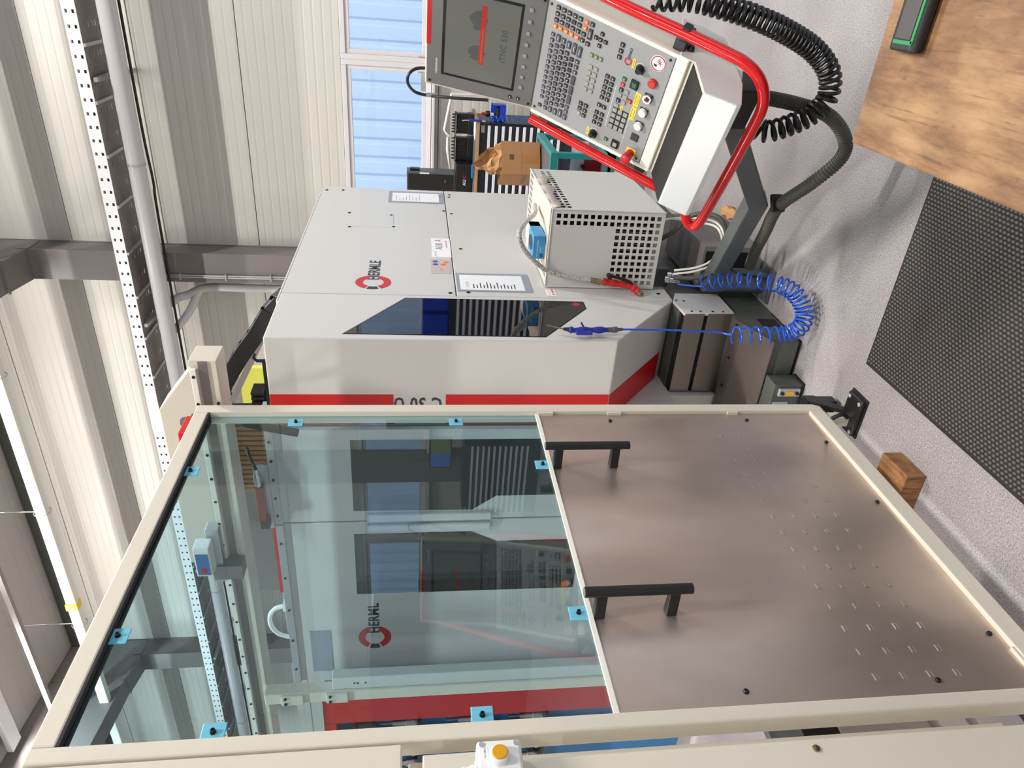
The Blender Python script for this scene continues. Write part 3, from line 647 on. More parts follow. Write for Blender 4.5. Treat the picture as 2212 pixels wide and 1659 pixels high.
# second chain, standing, dark bracket and yellow panel above the machine
t=thing('chain_stub','short black open-link cable chain above the machine front','cable chain',(-1.75,2.75,2.3))
for i in range(5): MB().box(-1.66-.024*i,-1.642-.024*i,2.72,2.80,2.29,2.345).build('chain_link','black_plastic',t,bev=.004)
MB().box(-1.78,-1.64,2.77,2.80,2.24,2.29).build('chain_foot','grey_steel_paint',t)
mat('yellow_green',(226,226,96),.6,var=.05,vscale=40)
tag(MB().box(-3.4,-2.80,5.0,5.05,2.24,2.99).build('yellow_board','yellow_green'),'yellow-green board seen behind the machine top','board')
MB_=MB().prism([(-1.95,2.50),(-1.86,2.50),(-2.42,2.78),(-2.50,2.78)],3.95,4.0,Matrix(((1,0,0,0),(0,0,1,0),(0,1,0,0),(0,0,0,1))))
tag(MB_.build('brace_bar','column_paint'),'grey slanted brace in front of the yellow-green board','brace')
MB_=MB().box(-3.3,-1.6,3.98,4.02,2.24,2.3); tag(MB_.build('rear_cover','machine_white'),'pale rear cover strip on the machine top','cover')
t=thing('gas_strut','dark hood strut at the upper machine edge','strut',(-1.4,2.6,2.23))
MB().tube([(-1.40,2.56,2.232),(-1.40,2.56,2.262),(-1.385,2.56,2.275),(-1.37,2.56,2.268)],.007,8).build('hook','black',t,smooth=True); MB().box(-1.62,-1.40,2.555,2.575,2.231,2.243).build('bar','black',t); MB().box(-1.63,-1.60,2.55,2.58,2.23,2.262).build('block','galvanised',t)
# guard posts inside the cell
t=thing('guard_post','beige guard post with bolted brackets behind the glass','post',(-2.95,2.3,0))
MB().box(-3.0,-2.93,2.19,2.25,0,2.325).build('post_body','beige_paint',t,bev=.005)
MB().box(-2.93,-2.85,2.20,2.25,0,2.02).build('post_cover','machine_white',t,bev=.004)
for z in (2.20,2.0):
    MB().box(-3.0,-2.935,2.18,2.192,z-.05,z+.05).build('bracket','beige_paint',t,bev=.004)
    for x in (-2.95,-2.985): MB().cyl((x,2.18,z+.03),(x,2.174,z+.03),.007,8).build('bolt','black',t,smooth=True)
for z in (1.92,1.905,1.87): MB().cyl((-2.89,2.2,z),(-2.89,2.197,z),.004,8).build('hole','black',t)
# red tool rack with blue back
t=thing('tool_rack','red framed tool rack with blue back panel inside the cell','rack',(-3.6,2.35,0))
MB().box(-4.7,-3.20,2.44,2.46,.1,2.10).build('back_panel','blue_paint',t)
for x0,x1 in ((-3.385,-3.195),(-4.7,-4.6)): MB().box(x0,x1,2.34,2.44,0,2.10).build('side_frame','red_stripe',t,bev=.004)
MB().box(-4.6,-3.385,2.34,2.44,2.04,2.10).build('top_frame','red_stripe',t)
for x in (-3.60,-4.08): MB().box(x-.02,x+.02,2.40,2.44,.1,2.04).build('divider','black',t)
for z in (1.95,1.62,1.28,.95): MB().box(-4.6,-3.385,2.32,2.44,z-.008,z+.008).build('shelf_bar','black_plastic',t)
for kz,z in enumerate((1.63,1.29,.96)):
    for kx,x in enumerate((-3.44,-3.52,-3.68,-3.79,-3.90,-4.0)):
        h=thing('tool_holder','steel tool holder, %s row of the red rack, %s from the red post'%(('top','middle','bottom')[kz],('first','second','third','fourth','fifth','sixth')[kx]),'tool holder',(x,2.36,z),'tool holders in the red rack')
        MB().lathe((x,2.365,z-.002),(0,0,1),[(0,.03),(.02,.034),(.03,.034),(.03,.026),(.06,.024),(.065,.016),(.13,.013)],14).build('holder_body','steel',h,smooth=True)
        MB().cyl((x,2.365,z+.128),(x,2.365,z+.19),.007,8).build('cutter','brass',h,smooth=True)
tag(MB().box(-3.575,-3.395,2.33,2.435,1.84,1.935).build('storage_bin','black_plastic',bev=.01),'black bin hanging in the top of the red rack','bin')
# aluminium profiles low in the cell
for i,(x,z0,z1,m_) in enumerate(((-1.72,.03,.16,'white_metal'),(-1.72,.19,.27,'white_metal'),(-1.72,.30,.56,'galvanised'))):
    tag(MB().box(x-.08,x+.08,.95,1.30,z0,z1).build('profile_beam',m_,bev=.006),'%s pale metal profile low in the cell'%('lowest','middle','uppermost')[i],'profile','pale profiles in the cell')
t=thing('profile_stand','dark stand carrying the pale profiles in the cell','stand',(-1.85,1.1,0))
for y in (.97,1.22): MB().box(-1.83,-1.802,y,y+.04,0,.66).build('leg','black_matt',t)
MB().box(-1.83,-1.802,1.01,1.22,.56,.66).build('back_plate','dark_green_grey',t); MB().box(-1.80,-1.64,.96,1.28,.56,.66).build('top_block','black_matt',t)
# sensor box with blue face on the carriage, red limit switch
t=thing('display_box','small grey box with blue face and red display on the gantry','display box',(-2.05,2.1,2.45))
MB().box(-2.13,-1.985,2.14,2.20,2.425,2.485).build('housing','white_plastic',t,bev=.004)
MB().box(-2.12,-2.015,2.137,2.14,2.432,2.478).build('blue_face','blue_paint',t); MB().box(-2.11,-2.085,2.1355,2.137,2.446,2.464).build('red_display','red_plastic',t)
MB().box(-2.22,-1.95,2.20,2.255,2.40,2.45).build('carriage','galvanised',t,bev=.003); MB().box(-2.20,-2.13,2.19,2.255,2.33,2.44).build('bracket','column_paint',t)
t=thing('limit_switch','red limit switch with silver connector behind the glass','switch',(-1.9,2.48,2.27))
MB().box(-2.13,-1.95,2.452,2.488,2.278,2.312).build('body','dark_red',t,bev=.004); MB().box(-2.17,-2.13,2.452,2.488,2.268,2.305).build('head','black',t)
MB().lathe((-1.95,2.47,2.297),(1,0,.04),[(0,.013),(.02,.013),(.022,.016),(.06,.016),(.062,.012),(.09,.011)],14).build('connector','chrome',t,smooth=True)
MB().tube(smooth_path([(-1.865,2.47,2.30),(-1.84,2.47,2.305),(-1.80,2.475,2.318),(-1.76,2.48,2.325)],5),.007,8).build('cable_tail','black',t,smooth=True)
MB().box(-2.2,-1.86,2.49,2.50,2.258,2.30).build('mount','galvanised',t)
t=thing('flex_hose','white flexible tube looping above the machine doors','hose',(-2.85,2.6,2.26))
MB().tube(smooth_path([(-2.80,2.60,2.275),(-2.82,2.60,2.33),(-2.87,2.60,2.36),(-2.94,2.60,2.36),(-3.0,2.60,2.33),(-3.03,2.60,2.27)],8),.011,10).build('tube_body','white_plastic',t,smooth=True); MB().box(-2.82,-2.78,2.58,2.62,2.258,2.29).build('plug','white_plastic',t)
# ------------------------------------------------------------------ control console
psi=math.radians(30); RV=V((math.cos(psi),-math.sin(psi),0)); BK=V((math.sin(psi),math.cos(psi),0)); ZV=V((0,0,1))
ka,sa=math.radians(35.4),math.radians(15.8)
KO=V((-.404,2.546,1.26))
KU=BK*math.sin(ka)+ZV*math.cos(ka); SU=BK*math.sin(sa)+ZV*math.cos(sa)
KM=frame(KO,RV,KU); SM=frame(KO,RV,SU)         # local: x right, y up the slope (so y=-d), z out
DN=Matrix(((0,0,1,0),(-1,0,0,0),(0,1,0,0),(0,0,0,1)))   # prism drawn in (d,n), extruded along x
con=thing('control_console','machine control console with screen, keyboard and red guard rails','console',(-.3,2.4,.8))
hs=KM@DN
MB(hs).prism([(-.02,-.012),(.458,-.012),(.466,-.004),(.470,-.0),(.543,.103),(.551,.104),(.640,.098),(.648,.088),(.60,-.06),(.45,-.10),(-.02,-.10)],-.012,.402).build('keyboard_housing','beige_paint',con,bev=.004)
rim=MB(KM); 
rim.box(-.014,-.001,-.458,.0,-.012,.004); rim.box(.391,.404,-.458,.0,-.012,.004); rim.box(-.001,.391,-.458,-.421,-.012,.004)
rim.build('housing_rim','cream',con,bev=.004)
MB(hs).prism([(.4705,.0015),(.5425,.1035),(.5425,.1055),(.4705,.0035)],-.010,.400).build('wrist_mat','black_matt',con)
MB(hs).prism([(.545,.1035),(.552,.1055),(.642,.0985),(.652,.088),(.645,.086),(.636,.095)],-.016,.406).build('apron','white_metal',con,bev=.003)
# right cheek of the casing
MB(hs).prism([(.43,.006),(.475,.006),(.548,.108),(.64,.096),(.652,.085),(.62,.0),(.50,-.16),(.36,-.16)],.4035,.408).build('side_cheek','machine_white',con,bev=.002)
MB(KM).lathe((.409,-.442,-.035),(1,0,0),[(0,.011),(.01,.009),(.014,.004)],12).build('cheek_screw','black',con,smooth=True)
# screen unit
scr=MB(SM).box(-.012,.402,-.004,.374,-.10,-.006).build('screen_housing','beige_paint',con,bev=.006)
MB(SM).box(.0,.390,.002,.367,-.006,0).build('screen_bezel','dark_bezel',con,bev=.002)
MB(SM).box(.146,.390,.354,.3675,-.003,.0006).build('red_band','red_stripe',con)
so=(.046,.350,.068,.317)
MB(SM).prism([(so[0],so[2]),(so[1],so[2]),(so[1],so[3]),(so[0],so[3])],-.0008,.0006).build('screen_surround','black',con)
mat('screen_face',(104,106,102),.12,emit=.10)
mat('screen_dark',(84,86,84),.2,emit=.07); mat('screen_red',(168,52,46),.25,emit=.12)
sf=MB(SM).box(so[0]+.009,so[1]-.009,so[2]+.008,so[3]-.010,.0004,.0012).build('screen','screen_face',con,label='grey control screen with a red banner')
MB(SM).box(.115,.316,.1795,.1955,.0012,.0015).build('screen_banner','screen_red',sf)
text('banner_text','Achtung: Maschine vor dem Start referenzieren',.0062,SM@Matrix.Translation((.122,.1875,.0016)),'orange',sf,depth=.0001)
text('screen_text','iTNC 530',.028,SM@Matrix.Translation((.141,.117,.0013)),'screen_dark',sf,depth=.0002,bold=.0006,sx=.93)
for (r_,d_,R_) in ((.155,.205,.03),(.265,.20,.034)):
    pts=[(r_+math.cos(i*.35)*R_*(.8+.3*random.random()),d_+math.sin(i*.35)*R_*(.6+.5*random.random())) for i in range(18)]
    MB(SM).prism(pts,.0012,.00135).build('screen_motif','screen_dark',sf)
text('maker_text','HEIDENHAIN',.0095,SM@Matrix.Translation((.045,.333,.0001)),'paper',con,depth=.0003)
for i in range(8): MB(SM).box(.063+.0387*i,.075+.0387*i,.040,.052,0,.004).build('soft_key','grey_plate',con,bev=.001,seg=1)
for d_ in (.0765,.0490):
    k=MB(SM).box(.017,.028,d_-.0055,d_+.0055,0,.003).build('screen_key','black',con,bev=.001,seg=1); MB(SM).lathe((.0225,d_,.003),(0,0,1),[(0,.0025),(.0003,.0025)],8).build('key_mark','paper',k)
def pscrew(M,x,y): MB(M).lathe((x,y,0),(0,0,1),[(0,.0045),(.002,.0042),(.0025,.002)],10).build('screw','black',con,smooth=True)
for x,y in ((.012,.012),(.012,.355),(.378,.012)): pscrew(SM,x,y)
# keyboard plate and keys
MB(KM).box(0,.390,-.4185,-.001,-.006,0).build('keyboard_plate','grey_plate',con,bev=.0015,seg=1)
for x,y in ((.012,-.012),(.012,-.405),(.378,-.405),(.375,-.01)): pscrew(KM,x,y)
mat('key_black',(40,40,44),.4); mat('key_blue',(70,72,84),.4); mat('key_grey',(158,157,152),.45); mat('legend',(196,196,198),.5)
_kc={}
def key(r,d,m='key_black',w=.0135,h=.0135,txt=None,tm='legend',mark=True):
    kk=(w,h)
    o=MB(KM).box(r-w/2,r+w/2,-d-h/2,-d+h/2,0,.0042).build('key',m,con,bev=.0012,seg=1)
    if txt: text('legend',txt,h*.62,KM@Matrix.Translation((r,-d,.00425)),tm,o,depth=.0001,bold=.0002,align='CENTER')
    elif mark: MB(KM).box(r-w*.24,r+w*.24,-d-h*.06,-d+h*.10,.0042,.0045).build('legend',tm,o)
for i in range(13): key(.0636+.0187*i,.0325,'key_blue',.012,.012)
key(.029,.0305,'key_black',.012,.012)
for i,ch in enumerate('^1234567890ß´'): key(.0285+.0191*i,.0515,'key_blue',txt=ch)
key(.2835,.0520,'key_blue',.024)
for i,ch in enumerate('QWERTZUIOPÜ+'): key(.0555+.019*i,.0705,'key_black',txt=ch)
key(.0315,.0700,'key_blue',.021); key(.2845,.0710,'key_blue',.016)
for i,ch in enumerate('ASDFGHJKLÖÄ'): key(.0605+.019*i,.0895,'key_black',txt=ch)
key(.0325,.0890,'key_blue',.024); key(.279,.0905,'key_blue',.024)
for i,ch in enumerate('YXCVBNM,.-'): key(.0670+.019*i,.1085,'key_black',txt=ch)
key(.0355,.1080,'key_blue',.030); key(.2745,.1100,'key_blue',.037)
for r_,w_ in ((.0300,.021),(.0520,.0135),(.0700,.0135)): key(r_,.1270,'key_blue',w_)
for r_ in (.0985,.1350,.1715): key(r_,.1280,'key_blue',.032,mark=False)
for r_ in (.2010,.2200,.2390): key(r_,.1285,'key_blue')
key(.2725,.1292,'key_blue',.036)
for j,ch in enumerate(('X','Y','Z','IV','V')): key(.3170-.0008*j,.0345+.0190*j,'orange',txt=ch,tm='paper')
for j,row in enumerate(('789','456','123','0.±',None)):
    for i in range(3): key(.3360+.0195*i-.0006*j,.0350+.0189*j,'key_black',txt=row[i] if row else None)
key(.3130,.1290); key(.3325,.1295); key(.3520,.1300,'orange',txt='P',tm='paper'); key(.3712,.1305,'orange',txt='I',tm='paper')
key(.3095,.1485); key(.3410,.1497,'key_black',.034,txt='ENT'); key(.3725,.1500)
for r_,d_ in ((.359,.1868),(.340,.1854),(.340,.2025),(.341,.1702),(.321,.1861)): key(r_,d_,'black',.012,.012)
for d_ in (.1687,.1848,.2006): key(.282,d_,'olive',.0135,.012)
for i in range(5):
    for d_ in (.1749,.1939): key(.2441-.0199*i,d_,'key_grey',mark=True,tm='grey_plate')
    for d_ in (.2355,.2545): key(.2410-.0189*i,d_)
for i in range(3):
    for d_ in (.1720,.1912): key(.1089-.0189*i,d_,'key_grey' if (i==2 and d_<.18) else 'key_black')
    for d_ in (.2318,.2511): key(.1067-.0193*i,d_)
    key(.3567-.0198*i,.2555)
for d_ in (.2335,.2511): key(.1356,d_)
for r_,m_ in ((.2582,'green'),(.2394,'red_stripe'),(.2205,'key_black')): key(r_,.2898,m_)
for r_,d_ in ((.2015,.2898),(.2205,.3085),(.2015,.3085),(.1625,.2898),(.1820,.3085)): key(r_,d_,'key_grey',tm='grey_plate')
key(.1820,.2898,'black'); key(.1965,.3260,'red_stripe')
MB(KM).box(.0745,.1545,-.3355,-.2800,0,.0008).build('keypad_field','black',con)
for i in range(4):
    for d_ in (.2890,.3075,.3260): key(.1445-.0201*i,d_,'key_grey',.0145,.0145,tm='grey_plate')
key(.028,.2864,'green')
MB(KM).box(.072,.2265,-.2712,-.2700,0,.0003).build('divider_line','paper',con); MB(KM).box(.0125,.2487,-.3415,-.3405,0,.0003).build('divider_line','paper',con)
for (r_,d_,m_) in ((.2562,.3251,'green'),(.0265,.3213,'key_grey')):
    o=MB(KM).box(r_-.015,r_+.015,-d_-.013,-d_+.013,0,.006).build('rocker_switch','black',con,bev=.002); MB(KM).box(r_-.008,r_+.008,-d_-.008,-d_+.006,.006,.0075).build('rocker_cap',m_,o,bev=.001,seg=1)
# override knobs
for r_,d_ in ((.3114,.3273),(.0259,.2390)):
    MB(KM).tube(arcpts((r_,-d_,.0004),(1,0,0),(0,1,0),.0165,-.6,3.7,16),.0007,4).build('scale_arc','paper',con)
    o=MB(KM).lathe((r_,-d_,0),(0,0,1),[(0,.013),(.004,.013),(.005,.0105),(.018,.0095),(.02,.008)],20).build('override_knob','black',con,smooth=True)
    MB(KM).box(r_-.004,r_+.004,-d_-.017,-d_+.008,.005,.020).build('pointer','black',o,bev=.002)
for (r_,d_,w_) in ((.318,.3041,.030),(.0245,.2177,.030),(.2126,.3425,.048),(.2126,.3515,.048),(.1612,.3425,.046),(.1612,.3515,.046),(.1595,.3079,.020)):
    o=MB(KM).box(r_-w_/2,r_+w_/2,-d_-.0042,-d_+.0042,.0003,.0010).build('yellow_label','yellow',con); MB(KM).box(r_-w_*.36,r_+w_*.36,-d_-.0006,-d_+.0008,.0010,.0012).build('label_text','ink',o)
logo(KM,.316,-.2856,.0125,'HERMLE',con,.0005,.9)
# bottom row of big buttons
o=MB(KM).box(.007,.041,-.398,-.364,0,.003).build('emergency_plate','yellow',con,bev=.003)
e_=MB(KM).lathe((.024,-.381,.003),(0,0,1),[(0,.0135),(.006,.0135),(.007,.0105),(.014,.0105),(.016,.0150),(.034,.0172),(.040,.0165),(.042,.0135)],26).build('emergency_stop','red_plastic',con,smooth=True,label='red mushroom emergency stop')
MB(KM).box(.072,.098,-.390,-.364,0,.004).build('blank_cap','key_black',con,bev=.002)
for r_ in (.1338,.1847):
    o=MB(KM).box(r_-.0135,r_+.0135,-.392,-.364,0,.004).build('button_base','key_black',con,bev=.002); MB(KM).lathe((r_,-.3783,.004),(0,0,1),[(0,.0135),(.008,.0133),(.011,.011)],22).build('round_button','cream',o,smooth=True)
o=MB(KM).box(.222,.250,-.392,-.364,0,.004).build('button_base','key_black',con,bev=.002)
MB(KM).lathe((.236,-.378,.004),(0,0,1),[(0,.0135),(.008,.0135),(.008,.009),(.005,.009)],22).build('key_switch','chrome',o,smooth=True); MB(KM).box(.233,.239,-.386,-.372,.008,.018).build('switch_key','dark_red',o,bev=.001)
MB(KM).lathe((.287,-.3773,0),(0,0,1),[(0,.0145),(.007,.0145),(.0075,.012),(.010,.0115)],22).build('red_button','red_plastic',con,smooth=True)
o=MB(KM).lathe((.3522,-.3744,0),(0,0,1),[(0,.0245),(.0006,.0245)],28).build('round_sticker','paper',con)
MB(KM).tube(arcpts((.3522,-.3744,.0008),(1,0,0),(0,1,0),.0215,0,6.2832,28),.0016,4).build('sticker_ring','red_stripe',o); MB(KM).box(.340,.347,-.372,-.362,.0006,.001).build('sticker_print','ink',o); MB(KM).box(.356,.366,-.380,-.370,.0006,.001).build('sticker_print','ink_pale',o)
for a_ in (.5,1.5,2.5): MB(KM).box(-.009,.009,-.0008,.0008,.0006,.0011,KM@Matrix.Translation((.354,-.379,0))@Matrix.Rotation(a_,4,'Z')).build('sticker_mark','red_stripe',o)
# red guard rail: one bent tube round the console
def rail(pts,r,name,n=14,sub=8): return MB(KM).tube(smooth_path(pts,sub),r,n).build(name,'red_paint',con,smooth=True)
R_=.0165
rp=[(.452,.36,-.06),(.458,.10,-.03),(.465,-.205,0),(.467,-.40,0),(.467,-.545,0),(.464,-.600,0),(.446,-.648,0),(.41,-.682,0),(.365,-.697,0),(.30,-.699,0),(.10,-.694,0),(-.060,-.687,0),(-.112,-.681,0),(-.134,-.668,0),(-.126,-.645,0),(-.085,-.620,0),(-.066,-.590,-.004),(-.060,-.55,-.008),(-.059,-.473,-.006),(-.052,-.20,-.003),(-.042,-.005,0)]
rail(rp,R_,'guard_rail')
for d_ in (.085,.425): MB(KM).box(-.034,-.012,-d_-.018,-d_+.018,-.03,-.002).build('rail_clamp','black',con,bev=.002)
MB(KM).box(.404,.452,-.43,-.395,-.07,-.012).build('rail_bracket','key_black',con,bev=.003); MB(KM).box(.446,.489,-.432,-.408,-.019,.010).build('rail_clamp','black',con,bev=.004)
# cable loop at the upper left edge of the screen
p=smooth_path([(-.40,2.62,1.40),(-.405,2.66,1.52),(-.408,2.70,1.60),(-.40,2.71,1.65),(-.375,2.72,1.675),(-.345,2.72,1.672),(-.325,2.72,1.645),(-.32,2.71,1.60)],6)
tag(MB().tube(p,.0055,8).build('loop_cable','black',smooth=True),'black cable loop at the upper left edge of the screen','cable')
t=thing('cable_bracket','small metal bracket holding the black cable loop','bracket',(-.36,2.7,1.6))
MB().box(-.395,-.335,2.695,2.70,1.613,1.630).build('bracket_plate','galvanised',t); MB().box(-.412,-.40,2.692,2.712,1.575,1.612).build('cable_tie','paper_grey',t)

# ------------------------------------------------------------------ support arm and cables
t=thing('support_arm','dark grey square-tube arm carrying the control console','arm',(-1.2,3.0,0))
def bar(name,a,b_,w,h,m,par,up=(0,0,1)):
    a,b_=V(a),V(b_); d=(b_-a); L_=d.length; d.normalize(); s_=d.cross(V(up)).normalized(); u_=s_.cross(d)
    M=Matrix(((d.x,s_.x,u_.x,a.x),(d.y,s_.y,u_.y,a.y),(d.z,s_.z,u_.z,a.z),(0,0,0,1)))
    return MB(M).box(0,L_,-w/2,w/2,-h/2,h/2).build(name,m,par,bev=.005)
E1=(-.71,2.66,.315)
bar('lower_tube',(-1.20,3.02,.26),E1,.075,.075,'grey_steel_paint',t)
bar('upper_tube',(-.735,2.675,.305),(-.335,2.40,.635),.072,.072,'grey_steel_paint',t)
MB().box(-.06,.09,-.05,.05,-.06,.16,Matrix.Translation((-.335,2.395,.62))@Matrix.Rotation(-psi,4,'Z')).build('console_mount','black_plastic',t,bev=.006)
MB().box(-.05,.14,-.09,.02,.14,.24,Matrix.Translation((-.335,2.395,.62))@Matrix.Rotation(-psi,4,'Z')).build('mount_head','black_plastic',t,bev=.006)
MB().cyl((-1.21,3.03,0),(-1.21,3.03,.30),.05,18).build('pivot_post','grey_steel_paint',t,smooth=True)
MB().box(-1.283,-1.12,2.93,3.12,0,.014).build('floor_plate','grey_steel_paint',t,bev=.003)
MB().prism([(2.96,.014),(3.02,.16),(3.05,.16),(3.05,.014)],-1.16,-1.15,TX).build('gusset','grey_steel_paint',t)
p=smooth_path([(-.298,2.38,.66),(-.300,2.40,.58),(-.309,2.40,.51),(-.3245,2.40,.39),(-.3545,2.40,.266),(-.4265,2.40,.183),(-.4965,2.41,.173),(-.600,2.47,.22),(-.700,2.565,.258),(-.78,2.66,.235),(-.873,2.75,.20),(-1.0,2.87,.16),(-1.10,2.95,.13)],44)
t=thing('corrugated_conduit','dark grey corrugated conduit sagging beside the support arm','conduit',(-.5,2.4,.14))
MB().tube(p,.024,12,rf=lambda i:(.0246,.0246,.0218,.0218)[i%4]).build('conduit_body','conduit_grey',t,smooth=True)
MB().lathe((-.298,2.385,.665),(0,.1,-1),[(0,.034),(.05,.034),(.055,.029),(.09,.029)],16).build('gland','black_plastic',t,smooth=True)
MB().box(-.034,.034,-.010,.010,-.026,.026,Matrix.Translation((-.708,2.585,.268))@Matrix.Rotation(.6,4,'Z')).build('conduit_clamp','black_plastic',t,bev=.004)
w_=.75
cp=[(-.05,2.40,.93),(-.044,2.35,.822),(-.061,2.35,.701),(-.082,2.35,.606),(-.112,2.35,.507),(-.158,2.35,.402),(-.2215,2.35,.331),(-.298,2.35,.318),(-.3585,2.35,.373),(-.405,2.35,.483),(-.402,2.37,.53)]
tag(MB().tube(coil(cp,.031,47,lambda u:u+.045*math.sin(2*math.pi*u)),.0064,7).build('spiral_cable','black',smooth=True),'black spiral cable hanging from the console casing','cable')
# ------------------------------------------------------------------ perforated white box on the machine side
def perf_sheet(M,w,h,cols,rows,th,name,m,par):
    """sheet 0..w x 0..h; cols/rows are lists of (start,end) hole spans; rows[j] may carry a set of columns that are open"""
    xs_=sorted({0,w}|{v for c in cols for v in c}); zs_=sorted({0,h}|{v for r in rows for v in r[:2]})
    mb=MB(M)
    for i in range(len(xs_)-1):
        for j in range(len(zs_)-1):
            xm=(xs_[i]+xs_[i+1])/2; zm=(zs_[j]+zs_[j+1])/2
            hole=False
            for ci,c in enumerate(cols):
                if c[0]<xm<c[1]:
                    for r in rows:
                        if r[0]<zm<r[1] and ci in r[2]: hole=True
            if not hole: mb._add([(xs_[i],zs_[j],0),(xs_[i+1],zs_[j],0),(xs_[i+1],zs_[j+1],0),(xs_[i],zs_[j+1],0)],[(0,1,2,3)])
    o=mb.build(name,m,par); s_=o.modifiers.new('thick','SOLIDIFY'); s_.thickness=th; s_.offset=-1
    return o
bx0,bx1,by0,by1,bz0,bz1=-1.284,-.914,3.10,3.82,.513,1.04
t=thing('perforated_box','white sheet-metal cooler box with square holes beside the machine','box',(-1.1,3.45,.51))
pt=.0312; hl=.0195
W_=bx1-bx0; H_=bz1-bz0
cols=[(W_-.020-pt*i-hl,W_-.020-pt*i) for i in range(11)]
rows=[(H_-.022-pt*j-hl,H_-.022-pt*j,({0,1} if j<9 else set(range(11)))) for j in range(16)]
perf_sheet(frame((bx0,by0,bz0),(1,0,0),(0,0,1)),W_,H_,cols,rows,.002,'front_sheet','machine_white',t)
D_=by1-by0
cols=[(.03+.0415*i,.03+.0415*i+.026) for i in range(16)]
rows=[(H_-.045-.030*j-.020,H_-.045-.030*j,set(range(16))) for j in range(2)]
perf_sheet(frame((bx1,by0,bz0),(0,1,0),(0,0,1)),D_,H_,cols,rows,.002,'side_sheet','machine_white',t)
cols=[(.03+.0312*i,.03+.0312*i+.0195) for i in range(11)]; rows=[(.04+.0312*j,.04+.0312*j+.0195,set(range(11))) for j in range(21)]
perf_sheet(frame((bx0,by0,bz1),(1,0,0),(0,1,0)),W_,D_,cols,rows,.002,'top_sheet','machine_white',t)
MB().box(bx0,bx0+.004,by0+.004,by1,bz0,bz1-.004).build('rear_sheet','machine_white',t); MB().box(bx0,bx1-.004,by1-.004,by1,bz0,bz1-.004).build('end_sheet','machine_white',t)
MB().box(bx0,bx1-.003,by0+.004,by1,bz0,bz0+.004).build('floor_sheet','machine_white',t)
ed=MB(); r_=.004
for a,b_ in (((bx0,by0,bz1),(bx1,by0,bz1)),((bx1,by0,bz0),(bx1,by0,bz1)),((bx1,by0,bz1),(bx1,by1,bz1)),((bx0,by0,bz0),(bx0,by0,bz1))): ed.cyl(a,b_,r_,8)
ed.build('folded_edge','machine_white',t,smooth=True)
MB().box(bx0+.05,bx1-.05,by0+.10,by1-.05,bz0+.05,bz1-.09).build('dark_interior','dark_void',t)  # plain dark box standing for the dark inside behind the holes
fi=MB()
for i in range(22): fi.box(bx0+.02+i*.015,bx0+.024+i*.015,by0+.085,by0+.10,bz0+.03,bz0+.20)
fi.build('cooling_fins','card',t)
for y in (3.3,3.62): MB().lathe((bx1,y,bz1-.012),(1,0,0),[(0,.006),(.004,.005)],8).build('screw','black',t)
MB().box(bx0+.01,bx0+.10,by0-.004,by0+.05,bz0-.07,bz0).build('manifold','black_plastic',t,bev=.006)
for x,z in ((-1.205,.447),(-1.225,.455),(-1.235,.452)): MB().lathe((x,3.09,z+.01),(0,-.5,-1),[(0,.012),(.02,.012),(.022,.009),(.05,.009),(.052,.007),(.07,.007)],12).build('hose_coupling','chrome',t,smooth=True)
# pale card lying on top, blue glove box, hose with red nozzle
n=14; vs_=[]; fs_=[]
for i in range(n+1):
    for j in range(9):
        y=3.112+.56*i/n; x=-1.20+(.284)*j/8; z=1.0455+.002*math.sin(i*1.3)
        if j>=7: x=-.914+(j-7)*.010+.006*math.sin(i*1.7); z-= (j-7)*(.040+.012*math.sin(i*1.1)+.02*(i/n))
        vs_.append((x,y,z))
for i in range(n):
    for j in range(8): fs_.append((i*9+j,i*9+j+1,(i+1)*9+j+1,(i+1)*9+j))
mb=MB(); mb._add(vs_,fs_); o=mb.build('card_sheet','card_pale',smooth=True); o.modifiers.new('thick','SOLIDIFY').thickness=.0015
tag(o,'pale cardboard sheet lying on the perforated box','cardboard')
t=thing('glove_box','light blue carton of disposable gloves on the perforated box','carton',(-1.11,3.26,1.05))
MB().box(-1.168,-1.058,3.15,3.37,1.0485,1.105).build('carton_body','blue_box_print' if 'blue_box_print' in MATS else mat('blue_box_print',(60,150,205),.45),t,bev=.002,seg=1)
MB().box(-1.168,-1.058,3.30,3.372,1.048,1.1055).build('pale_end','paper',t)
MB().prism([(-1.113+.034*math.cos(a_*.5236),3.23+.06*math.sin(a_*.5236)) for a_ in range(12)],1.105,1.1058).build('opening','black',t)
FG=frame((-1.168,3.1495,1.0485),(1,0,0),(0,0,1))
text('print_text','Latex-Handschuhe',.011,FG@Matrix.Translation((.008,.036,.0001)),'paper',t,depth=.0002); text('print_text','puderfrei',.008,FG@Matrix.Translation((.030,.022,.0001)),'paper',t,depth=.0002)
for i in range(8): MB(FG).box(.008+.0025*i,.0093+.0025*i,.008,.022,0,.0003).build('bar_code','ink',t)
t=thing('wash_hose','braided hose with a red hand nozzle hung in front of the perforated box','hose',(-1.2,3.06,.6))
m,nt,b,L=nodes('braid'); tc=nt.nodes.new('ShaderNodeTexCoord'); L(ramp(nt,nz(nt,tc,260,2),[(.40,lin((96,96,90))),(.52,lin((205,203,196)))]),b.inputs['Base Color']); b.inputs['Roughness'].default_value=.45
hp=smooth_path([(-1.0,3.45,1.062),(-.997,3.3,1.085),(-1.005,3.2,1.137),(-1.02,3.08,1.185),(-1.083,3.065,1.166),(-1.148,3.065,1.107),(-1.202,3.068,1.027),(-1.227,3.072,.915),(-1.236,3.07,.825)],8)
MB().tube(hp,.0105,12).build('hose_body','braid',t,smooth=True)
MB().lathe((-1.235,3.07,.835),(-.01,-.01,-.07),[(0,.0125),(.025,.0125),(.026,.010),(.03,.014),(.05,.014),(.051,.011),(.075,.011)],14).build('fitting','brass',t,smooth=True)
